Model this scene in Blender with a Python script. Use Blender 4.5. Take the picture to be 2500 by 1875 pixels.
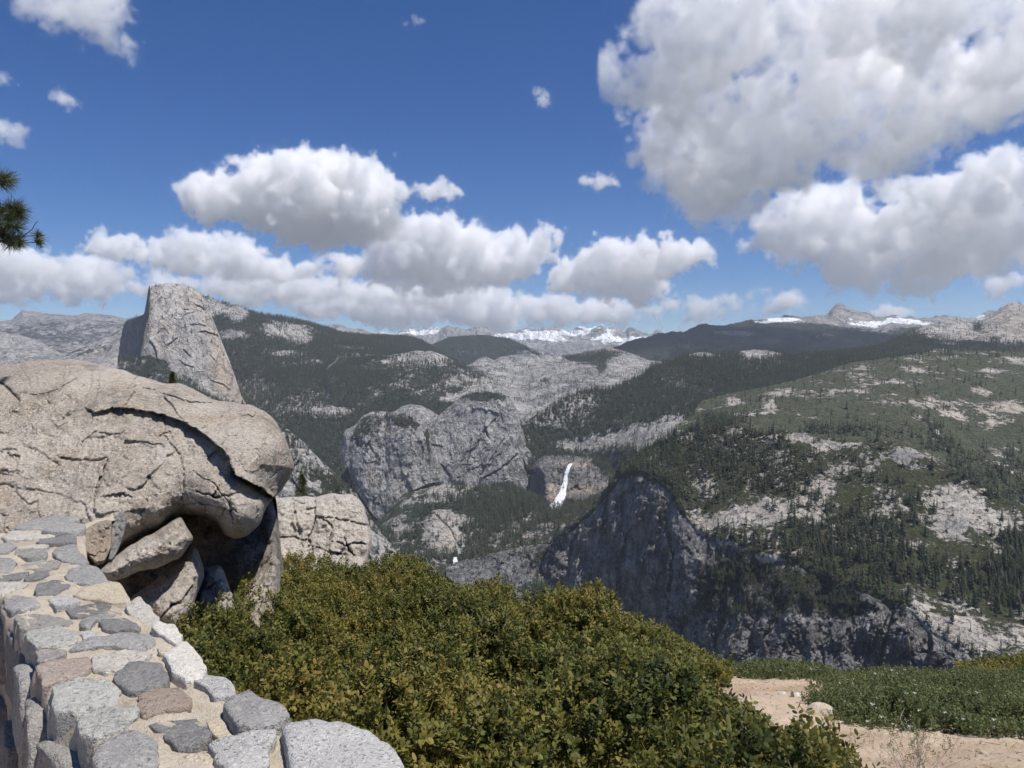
import bpy, math, numpy as np
from mathutils import Vector
sc = bpy.context.scene
for o in list(bpy.data.objects): bpy.data.objects.remove(o)

# ------------------------------------------------------------------ camera
F, CX, HY = 1888.0, 1250.0, 895.0          # focal length, centre column and horizon row, in pixels of a 2500 px wide frame
cam = bpy.data.cameras.new('camera'); camo = bpy.data.objects.new('camera', cam); sc.collection.objects.link(camo); sc.camera = camo
cam.sensor_width = 36; cam.lens = 36*F/2500; cam.shift_y = (HY-937.5)/2500
camo.rotation_euler = (math.pi/2, 0, 0); cam.clip_start = .05; cam.clip_end = 2e5

# ------------------------------------------------------------------ sky, sun, exposure
SUN_AZ, SUN_EL = math.radians(118), math.radians(66)      # azimuth clockwise from the view direction (+Y)
SUNV = Vector((math.sin(SUN_AZ)*math.cos(SUN_EL), math.cos(SUN_AZ)*math.cos(SUN_EL), math.sin(SUN_EL)))
w = bpy.data.worlds.new('World'); sc.world = w; w.use_nodes = True
wn = w.node_tree
sky = wn.nodes.new('ShaderNodeTexSky'); sky.sky_type = 'NISHITA'; sky.sun_disc = False
sky.sun_elevation = SUN_EL; sky.sun_rotation = SUN_AZ; sky.altitude = 2300; sky.air_density = 1.0; sky.dust_density = 0.1; sky.ozone_density = 4.0
hsv = wn.nodes.new('ShaderNodeHueSaturation'); hsv.inputs['Saturation'].default_value = 1.3; hsv.inputs['Hue'].default_value = .511
wn.links.new(sky.outputs[0], hsv.inputs['Color']); wn.links.new(hsv.outputs[0], wn.nodes['Background'].inputs[0])
wn.nodes['Background'].inputs[1].default_value = .086
sl = bpy.data.lights.new('sun', 'SUN'); sl.energy = 5.0; sl.angle = math.radians(.5); sl.color = (1, .955, .89)
so = bpy.data.objects.new('sun', sl); sc.collection.objects.link(so); so.rotation_euler = SUNV.to_track_quat('Z', 'Y').to_euler()
sc.view_settings.view_transform = 'Standard'; sc.view_settings.look = 'None'; sc.view_settings.gamma = 1
sc.view_settings.exposure = .2
cy = sc.cycles
cy.max_bounces = 14; cy.diffuse_bounces = 3; cy.glossy_bounces = 2; cy.transmission_bounces = 3; cy.volume_bounces = 11; cy.transparent_max_bounces = 8
cy.use_denoising = True; cy.volume_max_steps = 160; cy.volume_step_rate = 4.0; cy.use_adaptive_sampling = True; cy.adaptive_threshold = .03; cy.adaptive_min_samples = 16; cy.sample_clamp_indirect = 6

# ------------------------------------------------------------------ helpers
rng = np.random.default_rng(11)
f32 = np.float32
def link(o, parent=None):
    sc.collection.objects.link(o)
    if parent is not None: o.parent = parent
    return o
def tag(o, label=None, cat=None, group=None, kind=None):
    for k, v in (('label', label), ('category', cat), ('group', group), ('kind', kind)):
        if v: o[k] = v
    return o
def empty(name, loc=(0, 0, 0)):
    o = bpy.data.objects.new(name, None); o.empty_display_size = .1; o.location = loc; sc.collection.objects.link(o); return o
def mesh_np(name, V, Fc, mat=None, smooth=True, attrs=None):
    """V (n,3), Fc (m,3|4) -> mesh"""
    V = np.asarray(V, f32); Fc = np.asarray(Fc, np.int32); k = Fc.shape[1]
    me = bpy.data.meshes.new(name)
    me.vertices.add(len(V)); me.vertices.foreach_set('co', V.ravel())
    me.loops.add(Fc.size); me.loops.foreach_set('vertex_index', Fc.ravel())
    me.polygons.add(len(Fc)); me.polygons.foreach_set('loop_start', np.arange(0, Fc.size, k, dtype=np.int32))
    me.polygons.foreach_set('loop_total', np.full(len(Fc), k, np.int32))
    me.polygons.foreach_set('use_smooth', np.full(len(Fc), smooth))
    for a, v in (attrs or {}).items():
        at = me.attributes.new(a, 'FLOAT', 'POINT'); at.data.foreach_set('value', np.asarray(v, f32).ravel())
    me.update(calc_edges=True); me.validate()
    if mat: me.materials.append(mat)
    return me
def ob_np(name, V, Fc, mat=None, parent=None, smooth=True, attrs=None):
    return link(bpy.data.objects.new(name, mesh_np(name, V, Fc, mat, smooth, attrs)), parent)
def gridfaces(R, C, wrap=False):
    i = np.arange(R-1)[:, None]*C; j = np.arange(C-1)[None]
    q = np.stack([i+j, i+j+1, i+j+1+C, i+j+C], -1).reshape(-1, 4)
    if wrap:
        i = np.arange(R-1)*C
        q = np.concatenate([q, np.stack([i+C-1, i, i+C, i+2*C-1], -1)])
    return q
def _h(ix, iy, iz, s):
    with np.errstate(over='ignore'):
        n = ix.astype(np.uint32)*np.uint32(374761393) + iy.astype(np.uint32)*np.uint32(668265263) + iz.astype(np.uint32)*np.uint32(2147483647) + np.uint32(s)*np.uint32(1274126177)
        n = (n ^ (n >> np.uint32(13)))*np.uint32(1274126177); n = (n ^ (n >> np.uint32(16)))*np.uint32(2246822519); n ^= n >> np.uint32(13)
    return n.astype(f32)*f32(2/4294967295.)-f32(1)
def vnoise(P, s=0):
    """value noise -1..1 at points (...,3)"""
    P = np.asarray(P, np.float64); fl = np.floor(P); t = (P-fl).astype(f32); I = fl.astype(np.int64)
    t = t*t*t*(t*(t*6-15)+10)
    x, y, z = I[..., 0], I[..., 1], I[..., 2]; tx, ty, tz = t[..., 0], t[..., 1], t[..., 2]
    def lx(yy, zz): a = _h(x, yy, zz, s); return a+(_h(x+1, yy, zz, s)-a)*tx
    a = lx(y, z); a = a+(lx(y+1, z)-a)*ty; b = lx(y, z+1); b = b+(lx(y+1, z+1)-b)*ty
    return a+(b-a)*tz
def fbm(P, o=4, s=0, g=.5, l=2.03):
    r = 0; a = 1; n = 0; P = np.asarray(P, np.float64)
    for k in range(o): r = r+a*vnoise(P*l**k+17.3*k, s+k); n += a; a *= g
    return r/n*1.6
def ridged(P, o=4, s=0, g=.5, l=2.03):
    r = 0; a = 1; n = 0; P = np.asarray(P, np.float64)
    for k in range(o): r = r+a*(1-2*np.abs(vnoise(P*l**k+9.1*k, s+k))); n += a; a *= g
    return r/n
def sstep(a, b, x): t = np.clip((x-a)/(b-a), 0, 1); return t*t*(3-2*t)
def unproj(px, py, d): px = np.asarray(px, float); return np.stack([(px-CX)/F*d, d+0*px, (HY-np.asarray(py, float))/F*d], -1)
def proj(P): return CX+F*P[..., 0]/P[..., 1], HY-F*P[..., 2]/P[..., 1]
def smooth1(a, n):
    if n < 2: return a
    k = np.hanning(n+2)[1:-1]; k /= k.sum(); return np.convolve(np.pad(a, n, 'edge'), k, 'same')[n:-n]

# ------------------------------------------------------------------ material helpers
class NT:
    def __init__(s, name):
        s.m = bpy.data.materials.new(name); s.m.use_nodes = True; s.t = s.m.node_tree; s.t.nodes.clear()
        s.out = s.t.nodes.new('ShaderNodeOutputMaterial')
    def n(s, typ, ins=None, **kw):
        nd = s.t.nodes.new(typ)
        for k, v in kw.items(): setattr(nd, k, v)
        for k, v in (ins or {}).items():
            sk = nd.inputs[k]
            if hasattr(v, 'is_output') or isinstance(v, bpy.types.NodeSocket): s.t.links.new(v, sk)
            elif isinstance(v, (tuple, list)) and len(v) == 3 and sk.type == 'RGBA': sk.default_value = (*v, 1)
            else: sk.default_value = v
        return nd
    def math(s, op, a, b=0., clamp=False):
        return s.n('ShaderNodeMath', {0: a, 1: b}, operation=op, use_clamp=clamp).outputs[0]
    def noise(s, vec, scale, detail=4., rough=.55, typ=None):
        nd = s.n('ShaderNodeTexNoise', {'Vector': vec, 'Scale': scale, 'Detail': detail, 'Roughness': rough}); return nd.outputs[0]
    def mix(s, f, a, b, bt='MIX'):
        nd = s.n('ShaderNodeMix', data_type='RGBA', blend_type=bt)
        for i, v in ((0, f), (6, a), (7, b)):
            if isinstance(v, bpy.types.NodeSocket): s.t.links.new(v, nd.inputs[i])
            elif isinstance(v, tuple): nd.inputs[i].default_value = (*v, 1)
            else: nd.inputs[i].default_value = v
        return nd.outputs[2]
    def ramp(s, f, a, b):   # smoothstep
        nd = s.n('ShaderNodeMapRange', {0: f, 1: a, 2: b}, interpolation_type='SMOOTHSTEP'); return nd.outputs[0]
    def attr(s, a): return s.n('ShaderNodeAttribute', attribute_name=a).outputs['Fac']
    def pos(s): return s.n('ShaderNodeNewGeometry').outputs['Position']
    def scale(s, v, xyz): return s.n('ShaderNodeVectorMath', {0: v, 1: xyz}, operation='MULTIPLY').outputs[0]
    def bsdf(s, col, rough=.9, spec=.2, bump=None, bdist=1., bstr=1., **kw):
        b = s.n('ShaderNodeBsdfPrincipled', {'Base Color': col, 'Roughness': rough, 'Specular IOR Level': spec})
        if bump is not None:
            bp = s.n('ShaderNodeBump', {'Height': bump, 'Distance': bdist, 'Strength': bstr}); s.t.links.new(bp.outputs[0], b.inputs['Normal'])
        s.t.links.new(b.outputs[0], s.out.inputs[0]); return b
def terrain_mat(name, k=1., rock=(.34, .33, .31), rock2=(.19, .185, .18), warm=(.42, .35, .27), veg=(.052, .060, .040), veg2=(.082, .086, .058), streak=.4, vs=.9, snow=False, crack=.6, bump=1., dark=(.085, .085, .088)):
    """granite with scrub; k scales the texture with the size of the feature"""
    T = NT(name); p = T.pos()
    n1 = T.noise(p, .012/k, 6, .68); n2 = T.noise(p, .055/k, 5, .68); n3 = T.noise(p, .17/k, 3, .7)
    st = T.noise(T.scale(p, (1, 1, .14)), .05/k, 5, .7)
    c = T.mix(T.ramp(n1, .36, .64), rock2, rock)
    c = T.mix(T.math('MULTIPLY', T.ramp(st, .48, .66), streak), c, dark)
    c = T.mix(T.math('MULTIPLY', T.ramp(n2, .5, .72), .6), c, tuple(min(.56, 1.35*a) for a in rock))
    c = T.mix(T.math('MULTIPLY', T.attr('warm'), .9), c, warm)
    jn = T.noise(T.scale(p, (1, 1, .55)), .02/k, 5, .66); jl = T.math('ABSOLUTE', T.math('SUBTRACT', jn, .5)); j2 = T.math('ABSOLUTE', T.math('SUBTRACT', n2, .5))
    c = T.mix(T.math('MULTIPLY', T.ramp(jl, .016, .0), crack), c, (.05, .05, .052)); c = T.mix(T.math('MULTIPLY', T.ramp(j2, .02, .0), crack*.7), c, (.06, .06, .062))
    n4 = T.noise(p, .045/k, 7, .78)
    e = T.math('ADD', T.attr('veg'), T.math('MULTIPLY', T.math('SUBTRACT', n4, .5), vs*2.6))
    vm = T.ramp(e, .44, .55)
    vc = T.mix(T.ramp(T.noise(p, .1/k, 5, .75), .35, .65), veg, veg2); vc = T.mix(T.math('MULTIPLY', T.ramp(n3, .52, .7), .6), vc, tuple(.45*a for a in veg))
    c = T.mix(vm, c, vc)
    if snow:
        s_ = T.math('ADD', T.attr('snow'), T.math('MULTIPLY', T.math('SUBTRACT', T.noise(T.scale(p, (1, 1, 2.2)), .007/k, 7, .7), .5), 2.0))
        c = T.mix(T.ramp(s_, .47, .53), c, (.80, .82, .86))
    h = T.math('ADD', T.math('MULTIPLY', n2, 1.1), T.math('MULTIPLY', st, 1.2)); h = T.math('SUBTRACT', h, T.math('MULTIPLY', T.ramp(jl, .03, .0), .5))
    h = T.math('ADD', h, T.math('MULTIPLY', vm, T.math('MULTIPLY', n3, 1.3)))
    T.bsdf(c, .92, .1, h, 10*k*bump, .9)
    return T.m

# ------------------------------------------------------------------ landscape: ridges lofted between surveyed contour lines
TREES = []      # (points, height m) collected for the forest
ZB = {}
ZW, ZS = 640, 4
zbuf = np.full((480, ZW+40), 1e9)
def field(spec, px, py, P, sd):
    base, blobs, (na, ns) = spec
    v = np.full(px.shape, float(base))
    for (x, y, rx, ry, a) in blobs: v += a*np.exp(-((px-x)/rx)**2-((py-y)/ry)**2)
    if na: v += na*fbm(P/ns, 5, sd)
    return v
def seg_dist(px, py, line):
    """distance to a polyline and signed side (positive above it)"""
    r = np.full(px.shape, 1e9); sg = np.zeros(px.shape); tt = np.zeros(px.shape); n = len(line)-1
    for i in range(n):
        (x0, y0), (x1, y1) = line[i][:2], line[i+1][:2]; dx, dy = x1-x0, y1-y0
        t = np.clip(((px-x0)*dx+(py-y0)*dy)/(dx*dx+dy*dy+1e-9), 0, 1); q = np.hypot(px-x0-t*dx, py-y0-t*dy)
        c = dx*(py-y0)-dy*(px-x0); m = q < r; r = np.where(m, q, r); sg = np.where(m, np.where(c > 0, -1., 1.), sg); tt = np.where(m, (i+t)/n, tt)
    return r, sg, tt
def facet(px, py, cell, seed):
    """broken, slightly tilted planes with small steps between them"""
    gx, gy = px/cell, py/cell; ix, iy = np.floor(gx).astype(int), np.floor(gy).astype(int); best = np.full(px.shape, 1e9); out = np.zeros(px.shape)
    for a in (-1, 0, 1):
        for b in (-1, 0, 1):
            cx_, cy_ = ix+a, iy+b; z_ = np.zeros_like(cx_); sx = cx_+.5+.45*_h(cx_, cy_, z_, seed); sy = cy_+.5+.45*_h(cx_, cy_, z_, seed+1); r = (gx-sx)**2+((gy-sy)*1.3)**2
            v = _h(cx_, cy_, z_, seed+2)*.13+(gx-sx)*_h(cx_, cy_, z_, seed+3)+(gy-sy)*_h(cx_, cy_, z_, seed+4); m = r < best; best = np.where(m, r, best); out = np.where(m, v, out)
    return out
def facets(amp, cell, ys, seed, shear=0.):
    """joint planes broken out of a rock face"""
    def f(P):
        x, y = proj(P); w_ = np.stack([x/cell*1.5, y/cell*1.5, 0*x], -1); x2, y2 = x+shear*y+cell*.25*fbm(w_, 4, seed, .6), y*ys+cell*.25*fbm(w_+9, 4, seed+1, .6)
        R_ = P.shape[0]; k = np.clip((R_-9-np.arange(R_))/14., 0, 1)[:, None]; v = amp*facet(x2, y2, cell, seed)+.45*amp*facet(x2+31, y2, cell*.42, seed+7)
        return P+P/np.linalg.norm(P, axis=-1, keepdims=True)*(v*k)[..., None]
    return f
NOF = (0, [], (0, 1))
def curve_rows(Ls, nseg):
    """Catmull-Rom through the contour lines; Ls (K,C,2) -> rows (R,C,2)"""
    K = len(Ls); out = []; ext = np.concatenate([[2*Ls[0]-Ls[1]], Ls, [2*Ls[-1]-Ls[-2]]])
    for k in range(K-1):
        p0, p1, p2, p3 = ext[k:k+4]
        for t in np.arange(nseg[k])/nseg[k]:
            m1, m2 = .35*(p2-p0), .35*(p3-p1); t2, t3 = t*t, t*t*t
            out.append((2*t3-3*t2+1)*p1+(t3-2*t2+t)*m1+(-2*t3+3*t2)*p2+(t3-t2)*m2)
    out.append(Ls[-1]); return np.array(out)
def loft(name, lines, mat, step=2.6, amp=20, ns=250, oct=6, rid=.5, aniso=1., veg=NOF, warm=NOF, snow=None, trees=None, th=(20, 32), back=(.12, .5), sm=5, seed=0, crest_jag=0., dfun=None, label=None, sparse=.035, smin=.18, scars=()):
    px0 = max(l[0][0] for l in lines); px1 = min(l[-1][0] for l in lines)
    px = np.arange(px0, px1+.01, step); C = len(px); Ls = []
    for i, l in enumerate(lines):
        a = np.array(l, float); y = np.interp(px, a[:, 0], a[:, 1]); d = np.interp(px, a[:, 0], a[:, 2])
        top = i == len(lines)-1
        y = smooth1(y, 3 if top else sm*3); d = smooth1(d, sm*3)
        if top and crest_jag: y = y+crest_jag*fbm(np.stack([px/14, 0*px, 0*px+seed], -1), 4, seed, .6)
        Ls.append(np.stack([d, (HY-y)/F*d], -1))
    Ls = np.array(Ls); pys = HY-F*Ls[..., 1]/Ls[..., 0]
    nseg = [int(max(4, np.percentile(np.abs(pys[k+1]-pys[k]), 70)/step)) for k in range(len(lines)-1)]
    G = curve_rows(Ls, nseg); Rf = len(G)
    top = G[-1]; bk = []
    for j in range(1, 9):
        u = j/8; bk.append(np.stack([top[:, 0]*(1+back[0]*u), top[:, 1]-back[1]*back[0]*top[:, 0]*u**1.5], -1))
    G = np.concatenate([G, bk]); R = len(G)
    P = np.stack([(px[None]-CX)/F*G[..., 0], G[..., 0], G[..., 1]], -1)
    du = np.gradient(P, axis=1); dv = np.gradient(P, axis=0); N = np.cross(du, dv); N /= np.linalg.norm(N, axis=-1, keepdims=True)+1e-9
    N *= np.where((N*P).sum(-1) > 0, -1, 1)[..., None]
    Q = P*np.array([1, 1, aniso])/ns
    h = (1-rid)*fbm(Q, oct, seed+3, .58)+rid*ridged(Q*.9+3.3, oct, seed+31, .6)
    edge = np.minimum(1, (Rf-1-np.arange(R))/8.0); edge = np.where(edge < 0, 1, .35+.65*edge)[:, None]
    P = P+N*(amp*h*edge)[..., None]
    if dfun is not None: P = dfun(P)
    if scars:       # overhung flakes and cracks cut into the face
        sx, sy = proj(P); wob = 1.2*fbm(np.stack([sx/7, sy/7, 0*sx], -1), 3, seed); dv_ = P/np.linalg.norm(P, axis=-1, keepdims=True)
        for ln, wd, dp in scars:
            r, sg, t_ = seg_dist(sx+wob, sy+wob, ln); P = P+dv_*(dp*np.exp(-(r/wd)**2)*np.where(sg > 0, .2, 1.))[..., None]-dv_*(dp*.5*np.exp(-(r/(wd*2.5))**2)*(sg > 0))[..., None]
    x, y = proj(P)
    at = {'veg': field(veg, x, y, P, seed+5), 'warm': np.clip(field(warm, x, y, P, seed+8), 0, 1)}
    if snow: at['snow'] = field(snow, x, y, P, seed+9)
    o = ob_np(name, P.reshape(-1, 3), gridfaces(R, C), mat, attrs=at)
    tag(o, label, kind='structure')
    # depth buffer for culling hidden trees
    ii = np.clip((x[:Rf]/ZS).astype(int)+20, 0, ZW+39); jj = np.clip((y[:Rf]/ZS).astype(int), 0, 479)
    np.minimum.at(zbuf, (jj, ii), P[:Rf, :, 1])
    if trees:
        spec, per_ha = trees
        Pf = P[:Rf]; A = np.linalg.norm(np.cross(Pf[1:, :-1]-Pf[:-1, :-1], Pf[:-1, 1:]-Pf[:-1, :-1])*np.array([.25, .25, 1]), axis=-1)
        v = field(spec, x, y, P, seed+6)[:Rf][:-1, :-1]
        slope = np.abs(N[:Rf][:-1, :-1, 2])
        den = per_ha*1e-4*(sstep(.35, .75, v)+sparse)*sstep(smin, smin+.22, slope)
        cnt = rng.poisson(np.clip(A*den, 0, 30)); r_, c_ = np.nonzero(cnt); k = cnt[r_, c_]; r_ = np.repeat(r_, k); c_ = np.repeat(c_, k)
        u, t = rng.random((2, len(r_), 1)); pt = Pf[r_, c_]*(1-u)*(1-t)+Pf[r_, c_+1]*u*(1-t)+Pf[r_+1, c_]*(1-u)*t+Pf[r_+1, c_+1]*u*t
        hh = rng.uniform(*th, len(pt))*np.where(rng.random(len(pt)) < .35, rng.uniform(.35, .8, len(pt)), 1)
        TREES.append(np.column_stack([pt, hh]))
    return o

# ================================================================== far landscape
GR = dict(rock=(.40, .385, .36))
VD = dict(veg=(.038, .046, .030), veg2=(.064, .070, .046))
M_far = terrain_mat('snowy_granite', 6, rock=(.32, .315, .31), rock2=(.20, .20, .20), streak=.3, snow=True, vs=.6, veg=(.05, .058, .045), veg2=(.075, .08, .06))
M_clark = terrain_mat('forested_ridge', 3.2, rock=(.33, .32, .30), rock2=(.21, .205, .20), streak=.3, snow=True, vs=.6, veg=(.030, .036, .027), veg2=(.048, .054, .04))
M_gran = terrain_mat('granite_hills', 1.8, rock=(.40, .385, .36), rock2=(.24, .232, .222), **VD)
M_mid = terrain_mat('granite_valley', 1.1, rock=(.40, .385, .36), rock2=(.24, .232, .222), **VD)
M_slab = terrain_mat('granite_slabs', 4.5, rock=(.36, .35, .335), rock2=(.22, .215, .21), streak=.55, vs=.5, crack=.3, **VD)
M_green = terrain_mat('brushy_hillside', .9, rock=(.46, .425, .375), rock2=(.32, .295, .26), veg=(.068, .080, .046), veg2=(.108, .114, .070), streak=.1, vs=.75)
M_knoll = terrain_mat('sandy_granite', .55, rock=(.46, .42, .37), rock2=(.31, .285, .25), warm=(.23, .225, .22), veg=(.046, .052, .026), veg2=(.075, .080, .040), streak=.1, vs=.9, crack=.4)
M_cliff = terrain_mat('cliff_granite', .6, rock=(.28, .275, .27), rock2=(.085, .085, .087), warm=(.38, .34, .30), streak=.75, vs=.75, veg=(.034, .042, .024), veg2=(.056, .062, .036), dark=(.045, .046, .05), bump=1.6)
M_dome = terrain_mat('dome_granite', 1.7, rock=(.47, .44, .395), rock2=(.35, .33, .305), warm=(.48, .37, .27), streak=.38, vs=.6, crack=.2)
M_step = terrain_mat('wet_dark_granite', .7, rock=(.22, .215, .21), rock2=(.10, .10, .10), warm=(.40, .33, .26), streak=.7, vs=.75, **VD)
M_face = terrain_mat('shade_painted_face', 1., rock=(.17, .165, .165), rock2=(.09, .09, .093), streak=.5, vs=.5, crack=.4)  # darker copy of the dome's granite, with the face's shade put into its colour
M_cap = terrain_mat('cap_granite', 1.25, rock=(.43, .42, .405), rock2=(.26, .256, .25), streak=.55, vs=.75, crack=.5, bump=1.8)

M_cap2 = terrain_mat('pale_cap_granite', 1.5, rock=(.41, .403, .392), rock2=(.26, .256, .25), streak=.55, vs=.75, crack=.4, bump=1.6)
# valley floor sheet under everything, reaching out past the last range
ob = ob_np('ground', [(-26000, -3000, -1700), (26000, -3000, -1700), (26000, 24500, -1700), (-26000, 24500, -1700)], [(0, 1, 2, 3)], M_clark); tag(ob, kind='structure')

crestA = [(900, 826, 17000), (934, 818, 17000), (970, 820, 17000), (983, 804, 17000), (1014, 803, 17200), (1040, 802, 17000), (1078, 801, 16800), (1094, 797, 16800), (1116, 802, 17000), (1147, 805, 17200), (1192, 802, 17000), (1223, 814, 17000), (1268, 808, 17000), (1310, 801, 16800), (1340, 808, 17000), (1363, 803, 17000), (1390, 810, 17200), (1409, 804, 17200), (1446, 807, 17000), (1468, 793, 16800), (1487, 803, 17000), (1495, 800, 17000), (1517, 812, 17000), (1530, 808, 17000), (1551, 804, 17000), (1571, 811, 17000), (1593, 817, 17000), (1605, 810, 17000), (1613, 817, 17000), (1660, 820, 17000)]
loft('mountain_range', [[(900, 900, 13000), (1660, 905, 13000)], [(900, 868, 14500), (1660, 866, 14500)], [(900, 838, 16000), (1200, 838, 16200), (1660, 838, 16000)], crestA], M_far, 1.8, 230, 800, rid=.8, sm=2, seed=1, crest_jag=5.5,
     veg=(-.35, [(1000, 880, 300, 22, .6), (1450, 890, 250, 20, .75), (1310, 850, 30, 10, .3)], (.35, 1200)),
     snow=(.26, [(1000, 815, 60, 10, .2), (1240, 820, 40, 8, .2), (1094, 812, 40, 9, .22), (1190, 815, 30, 8, .2), (1330, 822, 70, 16, .42), (1480, 822, 70, 18, .45), (1410, 812, 26, 5, .4), (1560, 828, 50, 12, .25), (1100, 870, 300, 25, -.4), (1480, 880, 250, 28, -.6)], (.25, 900)), label='distant snow-streaked mountain range on the horizon')
loft('far_hill', [[(740, 880, 9500), (1010, 880, 9500)], [(740, 822, 11000), (1010, 850, 11000)], [(740, 815, 11600), (786, 801, 11600), (805, 791, 11600), (828, 791, 11600), (851, 801, 11600), (881, 804, 11600), (934, 821, 11600), (1010, 836, 11600)]], M_far, 2.4, 110, 800, rid=.6, seed=2, veg=(.1, [], (.4, 500)), snow=(-.1, [(820, 797, 30, 6, .35), (880, 810, 30, 6, .2)], (.3, 500)), label='bare far hill with a few snow patches')
loft('far_granite_ridge', [[(-560, 960, 8200), (560, 960, 8200)], [(-560, 880, 9200), (560, 880, 9200)], [(-560, 820, 10800), (100, 815, 10800), (560, 815, 10800)],
     [(-560, 800, 12000), (0, 785, 12000), (30, 779, 12000), (48, 763, 12000), (55, 756, 12000), (66, 760, 12000), (87, 761, 12000), (125, 766, 12000), (178, 770, 12000), (213, 764, 12000), (247, 768, 12000), (281, 771, 12000), (307, 778, 12000), (325, 774, 12000), (334, 767, 12000), (345, 776, 12000), (400, 780, 12000), (560, 790, 12000)]],
     terrain_mat('far_granite', 4, rock=(.34, .33, .315), rock2=(.22, .215, .21), streak=.25, snow=True, vs=1.0, veg=(.06, .064, .056), veg2=(.08, .083, .07)), 2.4, 120, 900, rid=.6, seed=3,
     veg=(.36, [(150, 825, 140, 9, .25), (60, 770, 40, 8, -.3), (240, 850, 120, 25, -.25)], (.35, 700)), snow=(-.35, [(160, 775, 60, 8, .42), (225, 770, 30, 5, .55)], (.2, 500)), label='pale far granite highland left of the great dome')
loft('near_granite_dome', [[(-560, 960, 6500), (175, 960, 6500)], [(-560, 880, 6900), (175, 900, 6900)], [(-560, 815, 7600), (0, 811, 7600), (45, 816, 7600), (95, 833, 7500), (144, 860, 7400), (175, 882, 7300)]], M_gran, 2.6, 50, 350, rid=.4, seed=4, veg=(.28, [], (.4, 300)), label='low rounded granite dome above the boulder')
loft('granite_slope', [[(105, 980, 5500), (345, 980, 5500)], [(105, 930, 5900), (190, 910, 5900), (345, 900, 5900)], [(105, 888, 6300), (190, 853, 6500), (247, 830, 6600), (304, 797, 6700), (345, 782, 6700)]], M_gran, 2.6, 45, 350, rid=.4, seed=5, veg=(.2, [(200, 860, 60, 14, .15)], (.4, 260)), label='pale granite slope rising towards the great dome')
loft('far_dark_hill', [[(990, 930, 8000), (1350, 930, 8000)], [(990, 880, 8800), (1190, 850, 8900), (1350, 895, 8800)], [(990, 856, 9500), (1056, 840, 9500), (1094, 823, 9500), (1147, 818, 9500), (1192, 818, 9500), (1245, 827, 9500), (1283, 844, 9500), (1314, 863, 9500), (1350, 884, 9500)]], M_clark, 2.4, 60, 600, rid=.4, seed=6, veg=(.85, [(1150, 860, 40, 12, -.5), (1290, 860, 30, 12, -.5)], (.3, 400)), snow=(-1, [], (0, 1)), trees=((.8, [], (.3, 300)), 25), th=(20, 30), label='dark forested hill below the snowy range')

# the dark ridge that climbs to the snow-streaked horn
crestG = [(1420, 880, 8300), (1470, 858, 8400), (1500, 848, 8500), (1533, 837, 8700), (1571, 830, 8900), (1612, 817, 9200), (1642, 811, 9400), (1669, 812, 9500), (1688, 802, 9700), (1715, 791, 9900), (1745, 796, 10000), (1775, 795, 10000), (1807, 788, 10200), (1863, 783, 10400), (1902, 774, 10600), (1924, 768, 10700), (1953, 775, 10700), (2004, 772, 10800), (2027, 765, 10900), (2032, 752, 11000), (2038, 743, 11000), (2050, 737, 11000), (2062, 743, 11000), (2074, 753, 11000), (2098, 762, 11000), (2120, 767, 11000), (2134, 775, 11100), (2152, 776, 11200), (2177, 769, 11200), (2206, 775, 11200), (2243, 778, 11200), (2279, 776, 11200), (2304, 770, 11200), (2322, 775, 11200), (2351, 777, 11200), (2380, 775, 11200), (2402, 764, 11200), (2416, 757, 11200), (2427, 759, 11200), (2480, 776, 11200), (2960, 790, 11200)]
loft('snowy_horn_ridge', [[(1420, 930, 6500), (1700, 930, 6500), (2960, 920, 6500)], [(1420, 900, 7300), (1700, 872, 7400), (2050, 868, 7600), (2960, 860, 7800)], [(1420, 888, 7900), (1600, 850, 8200), (1800, 838, 8600), (2050, 830, 8900), (2300, 818, 9100), (2960, 820, 9200)], [(1420, 884, 8100), (1600, 833, 8700), (1800, 805, 9500), (2030, 798, 10000), (2150, 800, 10200), (2300, 795, 10400), (2960, 800, 10400)], crestG], M_clark, 1.9, 120, 520, rid=.75, sm=1, seed=7, crest_jag=2.2,
     veg=(.95, [(2060, 760, 70, 26, -1.5), (2100, 775, 120, 20, -.7), (1900, 780, 90, 8, -.7), (2250, 785, 160, 12, -1.0), (2400, 775, 80, 18, -1.2), (1780, 812, 60, 8, -.55), (1820, 816, 40, 7, -.5), (2010, 820, 40, 8, -.5), (2060, 838, 50, 7, -.4), (2150, 808, 60, 10, -.4)], (.22, 700)),
     snow=(-.22, [(1905, 780, 60, 7, .85), (1860, 787, 40, 5, .55), (2040, 764, 16, 14, .3), (2075, 780, 22, 12, .62), (2110, 788, 40, 9, .75), (2140, 795, 40, 10, .5), (2200, 784, 40, 12, .85), (2260, 790, 50, 9, .8), (2180, 776, 20, 7, .5), (2395, 772, 26, 12, .85), (2340, 782, 30, 6, .7), (1960, 785, 60, 6, .4), (2020, 790, 30, 14, .35)], (.3, 300)), label='dark forested ridge climbing to a snow-streaked rocky horn')
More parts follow.
